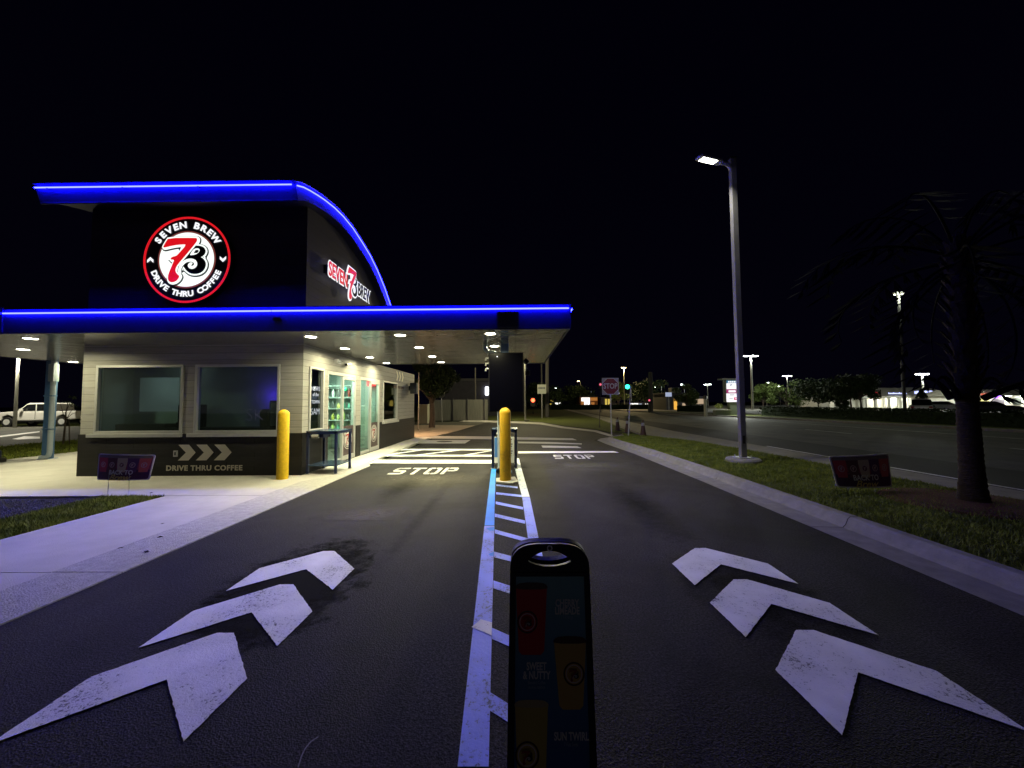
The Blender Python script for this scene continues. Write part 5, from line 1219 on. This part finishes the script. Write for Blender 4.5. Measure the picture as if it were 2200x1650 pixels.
# warm post beside the screen
q = G(1132, 905); plamp(1127, 742, 7, 'pale lit post standing on the rear lawn just right of the menu screen', ((0, -1),), glow=GLOW, Yd=q.y, pr=.09, hs=.25, power=2600, col=(1, .88, .5), group='left lane lights')
MB().box(q.x-.25, q.x+.25, q.y-.25, q.y+.25, 0, .12).build('lamp_footing', CONC3)
bpy.data.objects['lamp_footing']['label'] = 'square concrete footing under the pale post behind the menu screen'; bpy.data.objects['lamp_footing']['category'] = 'footing'
# rear yard light (visible as the lit pavement source on the kiosk's rear wall)
t = thing('wall_light', 'lit wall light on the rear corner of the kiosk', 'wall light'); MB().box(KX1-.45, KX1-.2, KY1+.005, KY1+.15, 2.7, 2.85).build('housing', ALU, t); MB().box(KX1-.44, KX1-.21, KY1+.02, KY1+.14, 2.67, 2.699).build('lens', GLOW, t)
lamp('beam', 'AREA', (KX1-.3, KY1+.4, 2.6), 190, (1, .66, .34), t, .2, rot=(R(30), 0, 0))

# utility poles, thin posts
def post(px0, py0, px1, py1, Yd, r, label, name='utility_pole', mt=None):
    a, b = PY(px0, py0, Yd), PY(px1, py1, Yd)
    return tag(MB().tube([(a.x, Yd, max(a.z, -.1)), (b.x, Yd, b.z)], [r, r*.75], 8).build(name, mt or mat('pole_weathered', (.09, .085, .08), .9), smooth=True), label, 'pole')
post(1398, 888, 1397, 799, 60, .42, 'weathered utility pole standing beside the small red signal')
post(1175, 902, 1176, 700, 42, .22, 'tall dark utility pole right of the rear notice sign')
post(1165, 905, 1162, 690, 45, .09, 'thin dark post passing behind the rear notice sign', 'thin_post')
post(1022, 900, 1021, 790, 40, .09, 'thin dark post before the grey board fence', 'thin_post')
post(1288, 937, 1289, 872, 24, .025, 'thin short empty sign post left of the stop sign', 'sign_post')
post(899, 925, 900, 800, 20.5, .03, 'thin pole just behind the kiosk corner', 'thin_post')
t = thing('gate_post', 'pale reflector topped post before the plaza planter', 'post'); a = PY(1516, 892, 42); MB().tube([(a.x, 42, 0), (a.x, 42, 1.9)], .16, 10).build('shaft', mat('pole_concrete', (0, 0, 0)), t); MB().tube([(a.x, 42, 1.9), (a.x, 42, 2.2), (a.x, 42, 2.35)], [.22, .2, .03], 12).build('cap', BLACK, t)

# ================================================================== REAR BUILDINGS AND FENCE
t = thing('warehouse', 'dark windowless building behind the grey board fence', 'building')
a, b_ = PY(952, 800, 48), PY(1068, 800, 48); MB().box(a.x, b_.x+1, 48, 60, 0, 4.4).build('wall', DARKW, t); MB().box(a.x-.3, b_.x+1.3, 47.7, 60, 4.4, 4.7).build('roof', mat('roof_dark', (.05, .05, .06), .7), t)
q = PY(1046, 840, 47.8); MB().box(q.x-.2, q.x+.2, 47.75, 47.99, q.z-.5, q.z+.5).build('wall_light', emit('cold_lamp', (.9, .95, 1), 6), t)
t = thing('board_fence', 'grey vertical board fence panels behind the rear yard', 'fence')
for p0, p1 in ((922, 972), (973.5, 1003), (1004.5, 1040), (1041, 1048)):
    a, b_ = PY(p0, 890, 36), PY(p1, 890, 36); MB().box(a.x, b_.x, 36, 36.1, 0, 1.95).build('panel', GREYW, t)
for p0 in (972.7, 1003.7, 1040.5):
    a = PY(p0, 890, 36); MB().box(a.x-.04, a.x+.04, 35.95, 36.15, 0, 2.05).build('post', DARKW, t)
t = thing('utility_box', 'pale utility box behind the dark tree trunk', 'box'); a, b_ = PY(900, 890, 31), PY(918, 890, 31); MB().box(a.x, b_.x, 31, 31.8, 0, 1.5).build('cabinet', mat('box_pale', (.35, .34, .26), .7), t); MB().box(a.x-.04, b_.x+.04, 30.96, 31.84, 1.5, 1.56).build('lid', STEEL, t)
t = thing('traffic_sign', 'grey back of an octagonal sign on a thin post in the rear yard', 'sign'); q = G(950, 907); c0 = PY(948, 847, q.y)
MB().tube([(q.x, q.y, 0), (c0.x, q.y, c0.z+.2)], .03, 8).build('post', STEEL, t); shape('octagon', [octo(.36)], mat('sign_back_grey', (.20, .20, .19), .6), frame((c0.x, q.y-.05, c0.z), X, Z), t, ext=.003)
t = thing('notice_sign', 'pale square notice with dark lettering on a post beyond the rear lawn', 'sign'); q = PY(1164, 836, 40)
MB().box(q.x-.45, q.x+.45, 40, 40.03, q.z-.48, q.z+.48).build('panel', mat('notice_pale', (.32, .34, .30), .6), t); text('lettering', 'PUBLIX', .22, mat('board_ink', (0, 0, 0)), frame((q.x, 39.99, q.z+.12), X, Z), t, ext=.002, off=.008) if False else None
m = MB(); 
for k in range(5): m.box(q.x-.34+k*.14, q.x-.24+k*.14, 39.985, 39.999, q.z+.03, q.z+.2)
m.build('lettering', mat('board_ink', (0, 0, 0)), t); MB().tube([(q.x, 40.06, 0), (q.x, 40.06, q.z+.4)], .04, 8).build('post', STEEL, t)

def shop(px0, px1, py0, py1, Yd, mt, label, wins=(), dep=8, name='shop_building', cat='shop'):
    a, b = PY(px0, py1, Yd), PY(px1, py0, Yd); t = thing(name, label, cat)
    MB().box(a.x, b.x, Yd, Yd+dep, 0, b.z).build('wall', mt, t); MB().box(a.x-.2, b.x+.2, Yd-.2, Yd+dep, b.z, b.z+.25).build('parapet', DARKW, t)
    for w in wins:
        c, d = PY(w[0], w[3], Yd), PY(w[1], w[2], Yd); o = MB().box(c.x, d.x, Yd-.12, Yd-.01, max(c.z, .05), d.z).build(w[5] if len(w) > 5 else 'window', w[4], t)
    return t
EW = emit('shop_white', (1, .98, .9), 1.4); EO = emit('shop_orange', (1, .35, .06), .35); EY = emit('shop_yellow', (1, .72, .12), .6); EC = emit('shop_cool', (.7, .8, 1), .5); EOD = emit('door_orange', (1, .50, .07), .95); EWM = emit('shop_warm', (1, .72, .45), .45)
shop(1246, 1284, 853, 876, 125, mat('shop_dark_orange', (.25, .10, .04), .8), 'small shop with white lit window and orange front left of the stop sign', ((1249, 1267, 854, 863, EW, 'sign_board'), (1255, 1267, 863, 873, EW), (1249, 1254, 862, 872, EO), (1268, 1283, 854, 861, EO, 'sign_board'), (1270, 1277, 864, 871, EO)))
shop(1296, 1322, 855, 874, 120, DARKW, 'dark shop with yellow lit columns behind the stop sign post', ((1300, 1304, 857, 872, EY), (1306, 1313, 857, 872, EY)))
shop(1352, 1398, 866, 875, 110, DARKW, 'low shop with a long white lit sign', ((1354, 1371, 865, 873, EW, 'sign_board'), (1373, 1379, 867, 872, EC), (1386, 1395, 867, 872, EW)))
shop(1432, 1470, 846, 881, 78, mat('rest_wall', (.10, .10, .10), .8), 'grey restaurant with an orange lit doorway and square roof tower', ((1448, 1454, 857, 880, EOD, 'door'), (1466, 1475, 866, 875, EWM)))
a, b_ = PY(1443, 846, 78.4), PY(1460, 833, 78.4); t = thing('roof_tower', 'square stone tower on the restaurant roof', 'tower'); MB().box(a.x, b_.x, 78.4, 80, a.z+.26, b_.z).build('wall', mat('tower_stone', (.24, .25, .22), .8), t); MB().box(a.x+.2, b_.x-.6, 78.3, 78.39, a.z+1.1, b_.z-.35).build('louvre', BLACK, t)
shop(1492, 1514, 854, 877, 84, mat('rest_wall', (0, 0, 0)), 'low building with one warm lit window left of the reflector post', ((1495, 1511, 857, 868, EWM), ))
t = thing('menu_box', 'white lit box sign beside the roof tower', 'sign'); a, b_ = PY(1431, 852, 76), PY(1443, 843, 76); MB().box(a.x, b_.x, 76, 76.3, a.z, b_.z).build('face', emit('box_pale_lit', (.62, .72, 1), .55), t); MB().tube([((a.x+b_.x)/2, 76.15, 0), ((a.x+b_.x)/2, 76.15, a.z)], .08, 6).build('post', STEEL, t)
# row of far small lights at the end of the road
RED = emit('signal_red', (1, .06, .02), 10); GRN = emit('signal_green', (.02, 1, .42), 8)
def signal(px, py, Yd, mt, label, s=.22):
    q = PY(px, py, Yd); t = thing('traffic_light', label, 'traffic light'); MB().box(q.x-s*1.3, q.x+s*1.3, Yd+.01, Yd+.25, q.z-s*3.2, q.z+s*1.6).build('housing', BLACK, t); o = MB().tube([(q.x, Yd-.03, q.z), (q.x, Yd+.01, q.z)], s, 14).build('lens', mt, t)
    MB().tube([(q.x, Yd+.13, 0), (q.x, Yd+.13, q.z)], .06, 6).build('pole', BLACK, t); return t
signal(1348, 831, 62, GRN, 'green traffic light right of the stop sign', .34); signal(1290, 826, 62, emit('signal_pink', (.8, .12, .2), 1.2), 'dim red traffic light just left of the stop sign plate', .2)
signal(1145, 860, 55, RED, 'bright red light near the road end right of the menu screen', .27); signal(1395, 860, 59, emit('signal_pink', (0, 0, 0), 1), 'small red light on the utility pole', .16)
m = None
for i, (px, py, s, mt) in enumerate(((1160, 866, .5, EW), (1168, 864, .8, EY), (1153, 857, .25, EO), (1186, 861, .5, EY), (1196, 867, .6, EW), (1206, 860, .25, EW), (1203, 866, .4, EW), (1183, 868, .3, EY), (1232, 857, .3, EW), (1270, 842, .25, EC), (1330, 845, .25, EW))):
    q = PY(px, py, 150); t = thing('distant_light', 'tiny bright light far down the road, %s' % ['left of the red light glow', 'warm and widest', 'orange and dim', 'yellow above the others', 'white near the ground', 'small white dot highest of the cluster', 'white by the thin post', 'lowest yellow one', 'alone left of the orange shop', 'bluish dot left of the stop sign', 'white dot beside the stop sign plate'][i], 'light')
    MB().box(q.x-s, q.x+s, 150, 150.3, q.z-s*.6, q.z+s*.6).build('lens', mt, t, bevel=.05); MB().tube([(q.x, 150.15, 0), (q.x, 150.15, q.z-s*.6)], .08, 6).build('post', STEEL, t)
# lit plaza sign
Yp = 44; t = thing('plaza_sign', 'tall white lit plaza sign with blue top and pink bands left of the light pole', 'sign')
a, b_ = PY(1561, 864, Yp), PY(1592, 816, Yp); W0, W1, Z0, Z1 = a.x, b_.x, a.z, b_.z
MB().box(W0, W1, Yp, Yp+.7, Z0, Z1).build('cabinet', STEEL, t)
def pf(p0, p1, q0, q1, mt, nm='panel', d=.02):
    c, e_ = PY(p0, q1, Yp), PY(p1, q0, Yp); MB().box(c.x, e_.x, Yp-d-.01, Yp-d+.008, c.z, e_.z).build(nm, mt, t)
PW = emit('plaza_white', (.98, .96, 1), 1.15); PKM = emit('plaza_pink', (.55, .06, .25), .7); PB = emit('plaza_blue', (.05, .30, .55), .6)
pf(1561, 1592, 817.5, 823, PB); pf(1561, 1592, 823.2, 836, PW); pf(1561, 1592, 836.2, 845, PKM); pf(1561, 1592, 845.2, 863.6, PW)
pf(1565, 1580, 838.5, 843, PW, 'lettering', .035); pf(1583, 1591, 838, 842.5, PW, 'lettering', .035); pf(1576.5, 1592, 853.5, 859.5, emit('plaza_pink2', (.8, .06, .22), .8), 'panel', .035); pf(1579, 1590, 855, 857.6, emit('plaza_pink_lt', (1, .6, .75), 1), 'lettering', .05)
for k in range(6): pf(1564+k*4.2, 1567+k*4.2, 818.7, 822, PW, 'lettering', .035)
for k in range(4): pf(1568+k*2.6, 1569.4+k*2.6, 847.5, 849.5, GREYL, 'lettering', .035)
pf(1566, 1574.5, 855.8, 856.8, GREYL, 'lettering', .035); pf(1568.6, 1570, 825.5, 830, EC, 'lettering', .035); pf(1570, 1573, 825.5, 828, EC, 'lettering', .035)
a2, b2 = PY(1570, 893, Yp), PY(1592, 864, Yp); MB().box(a2.x, W1, Yp+.05, Yp+.65, 0, Z0).build('pedestal', mat('pedestal_stone', (.22, .25, .18), .8), t); MB().box(W0-.5, W1+.3, Yp-.15, Yp+.85, Z1, Z1+.18).build('cap', STEEL, t)
lamp('sign_glow', 'AREA', ((W0+W1)/2, Yp-.3, (Z0+Z1)/2), 420, (.95, 1, .88), t, 1.4, rot=(R(-70), 0, 0))
t = thing('planter', 'low stone planter with a pale rail and yellow green shrub by the plaza sign', 'planter'); a, b_ = PY(1538, 888, 43), PY(1570, 888, 43)
MB().box(a.x, b_.x, 43, 43.6, 0, .62).build('wall', mat('pedestal_stone', (0, 0, 0)), t); MB().box(a.x-.05, b_.x+.05, 42.95, 43.65, .62, .70).build('coping', WALLC, t)
lv = MB(); leaves(lv, a.x+.5, 43.3, 1.1, .45, 240, .07); lv.build('shrub', mat('leaf_yellow', (.28, .32, .08), .7), t)

# strip of shops
Ys = 72
st = thing('shop_row', 'long cream row of shops with a hipped roof and lit signs across the car park', 'shops')
a, b_ = PY(1822, 885, Ys), PY(2066, 885, Ys); eave = PY(2000, 850, Ys).z; ridge = PY(2000, 836, Ys+2).z
MB().box(a.x, b_.x, Ys+1.6, Ys+12, 0, eave).build('wall', WALLC, st)
xa, xb = a.x+2.5, b_.x+.6; m = MB(); m.add([(xa, Ys, eave), (xb, Ys, eave), (xb, Ys+12, eave), (xa, Ys+12, eave), (xa+2.5, Ys+4, ridge+.4), (xb-2.5, Ys+4, ridge+.4), (xb-2.5, Ys+8, ridge+.4), (xa+2.5, Ys+8, ridge+.4)], [(0, 1, 5, 4), (1, 2, 6, 5), (2, 3, 7, 6), (3, 0, 4, 7), (4, 5, 6, 7), (0, 3, 2, 1)]); m.build('roof', ROOFT, st)
m = MB(); m.box(xa, xb, Ys-.05, Ys+.15, eave-.35, eave-.02); m.build('eave_beam', WALLC, st)
for k in range(9):
    x = xa+.6+k*(xb-xa-1.2)/8; MB().box(x-.2, x+.2, Ys+.02, Ys+.42, 0, eave-.36).build('pillar', WALLC, st)
for k in range(8):
    x0 = xa+.9+k*(xb-xa-1.2)/8; w_ = (xb-xa)/8-.9
    if k in (1,): continue
    o = MB().box(x0+.3, x0+w_, Ys+1.5, Ys+1.59, .3, 2.5).build('window', mat('shop_glass', (.06, .07, .06), .15), st)
    m = MB()
    for j in range(4): m.box(x0+.3+j*(w_-.3)/3-.04, x0+.3+j*(w_-.3)/3+.04, Ys+1.42, Ys+1.495, .3, 2.5)
    m.box(x0+.3, x0+w_, Ys+1.42, Ys+1.495, 1.85, 1.95); m.build('mullion', CARW, o)
for px in (1885, 1925, 1947, 1994, 2019, 2045): 
    q = PY(px, 854, Ys+1); x = q.x; MB().box(x-.3, x+.3, Ys+.7, Ys+1.1, eave-.12, eave-.04).build('porch_light', GLOWW, st); lamp('porch_beam', 'AREA', (x, Ys+.8, eave-.2), 150, (1, 1, .84), st, .5)
ER = emit('sign_red_far', (1, .02, .04), 2.2); EB = emit('sign_blue_far', (.45, .5, 1), 2.2)
for px0, px1, py, mt, tx_ in ((1880, 1900, 847, ER, 'PHARMACY'), (1921, 1961, 847.5, EB, 'DENTAL CARE'), (1978, 2018, 843.5, EB, 'REALTY GROUP')):
    a1, b1 = PY(px0, py, Ys-.1), PY(px1, py, Ys-.1); n_l = int((px1-px0)/3.2)
    m = MB()
    for k in range(n_l):
        x = a1.x+(b1.x-a1.x)*k/n_l; w_ = (b1.x-a1.x)/n_l*.7; hgt = random.uniform(.28, .42)
        m.box(x, x+w_*.35, Ys+.9, Ys+1.0, a1.z-hgt, a1.z+hgt); m.box(x, x+w_, Ys+.9, Ys+1.0, a1.z-hgt, a1.z-hgt+.22); m.box(x, x+w_, Ys+.9, Ys+1.0, a1.z+.05, a1.z+.25)
    m.build('lettering', mt, st)
# gabled end sign on the left
t = thing('gable_roof_shelter', 'small pale gabled roof on a post left of the shops', 'shelter'); q = PY(1785, 860, 68); z0 = PY(1785, 858, 68).z; z1 = PY(1785, 841, 68).z; wx = PY(1798, 858, 68).x
MB().add([(q.x-.6, 68, z0), (wx, 68, z0), (wx-.5, 68, z0+.6), (q.x+.4, 68, z1), (q.x-.6, 68, z1-.5)]+[(x, 72, z) for x, z in ((q.x-.6, z0), (wx, z0), (wx-.5, z0+.6), (q.x+.4, z1), (q.x-.6, z1-.5))], [(0, 1, 2, 3, 4), (9, 8, 7, 6, 5)]+[(i, 5+i, 5+(i+1) % 5, (i+1) % 5) for i in range(5)]).build('gable', WALLC, t)
MB().box(q.x-.1, q.x+.7, 68.2, 69, 0, z0-.01).build('post', WALLC, t); lamp('beam', 'POINT', (q.x+.5, 66.5, z0-.5), 60, (1, 1, .85), t, .3)
# right hand shop
Yr = 60; t = thing('corner_shop', 'cream shop with yellow lit window and purple neon at the right edge', 'shop'); a, b_ = PY(2102, 880, Yr), PY(2260, 880, Yr); zt = PY(2150, 838, Yr).z; ze = PY(2150, 850, Yr).z
MB().box(a.x, b_.x, Yr+1.2, Yr+10, 0, ze).build('wall', WALLC, t)
m = MB(); m.add([(a.x-.5, Yr, ze), (b_.x, Yr, ze), (b_.x, Yr+10, ze), (a.x-.5, Yr+10, ze), (a.x+1.5, Yr+3, zt+.2), (b_.x, Yr+3, zt+.2), (b_.x, Yr+7, zt+.2), (a.x+1.5, Yr+7, zt+.2)], [(0, 1, 5, 4), (1, 2, 6, 5), (2, 3, 7, 6), (3, 0, 4, 7), (4, 5, 6, 7), (0, 3, 2, 1)]); m.build('roof', ROOFT, t)
for p0, p1, q0, q1, mt in ((2106, 2127, 856, 871, emit('win_yellow', (1, .85, .18), .9)), (2133, 2158, 857, 869, emit('win_dim', (.3, .16, .35), .25)), (2178, 2194, 855, 869, mat('shop_glass', (0, 0, 0)))):
    c, d = PY(p0, q1, Yr+1.1), PY(p1, q0, Yr+1.1); o = MB().box(c.x, d.x, Yr+1.1, Yr+1.19, max(c.z, .3), d.z).build('window', mt, t)
q = PY(2145, 853, Yr+1); MB().box(q.x-.5, q.x+.5, Yr+1.0, Yr+1.08, q.z-.15, q.z+.15).build('neon_sign', emit('neon_purple', (.28, .05, 1), 4), t)
q = PY(2134, 842, Yr); MB().box(q.x-1, q.x+1.1, Yr+.3, Yr+.4, q.z-.2, q.z+.3).build('sign_board', emit('board_white', (.9, .95, 1), 1.2), t); MB().box(q.x-1.6, q.x-.2, Yr+.2, Yr+.29, q.z-.5, q.z-.21).build('sign_board', emit('board_red', (1, .2, .1), .8), t)
for px in (2132, 2165, 2200): q = PY(px, 852, Yr+.6); MB().box(q.x-.3, q.x+.3, Yr+.4, Yr+.8, ze-.1, ze-.02).build('porch_light', GLOWW, t); lamp('porch_beam', 'AREA', (q.x, Yr+.5, ze-.2), 110, (1, .98, .9), t, .5)
# neutral spill over the car park so its kerb and cars read
print('objects', len(bpy.data.objects))
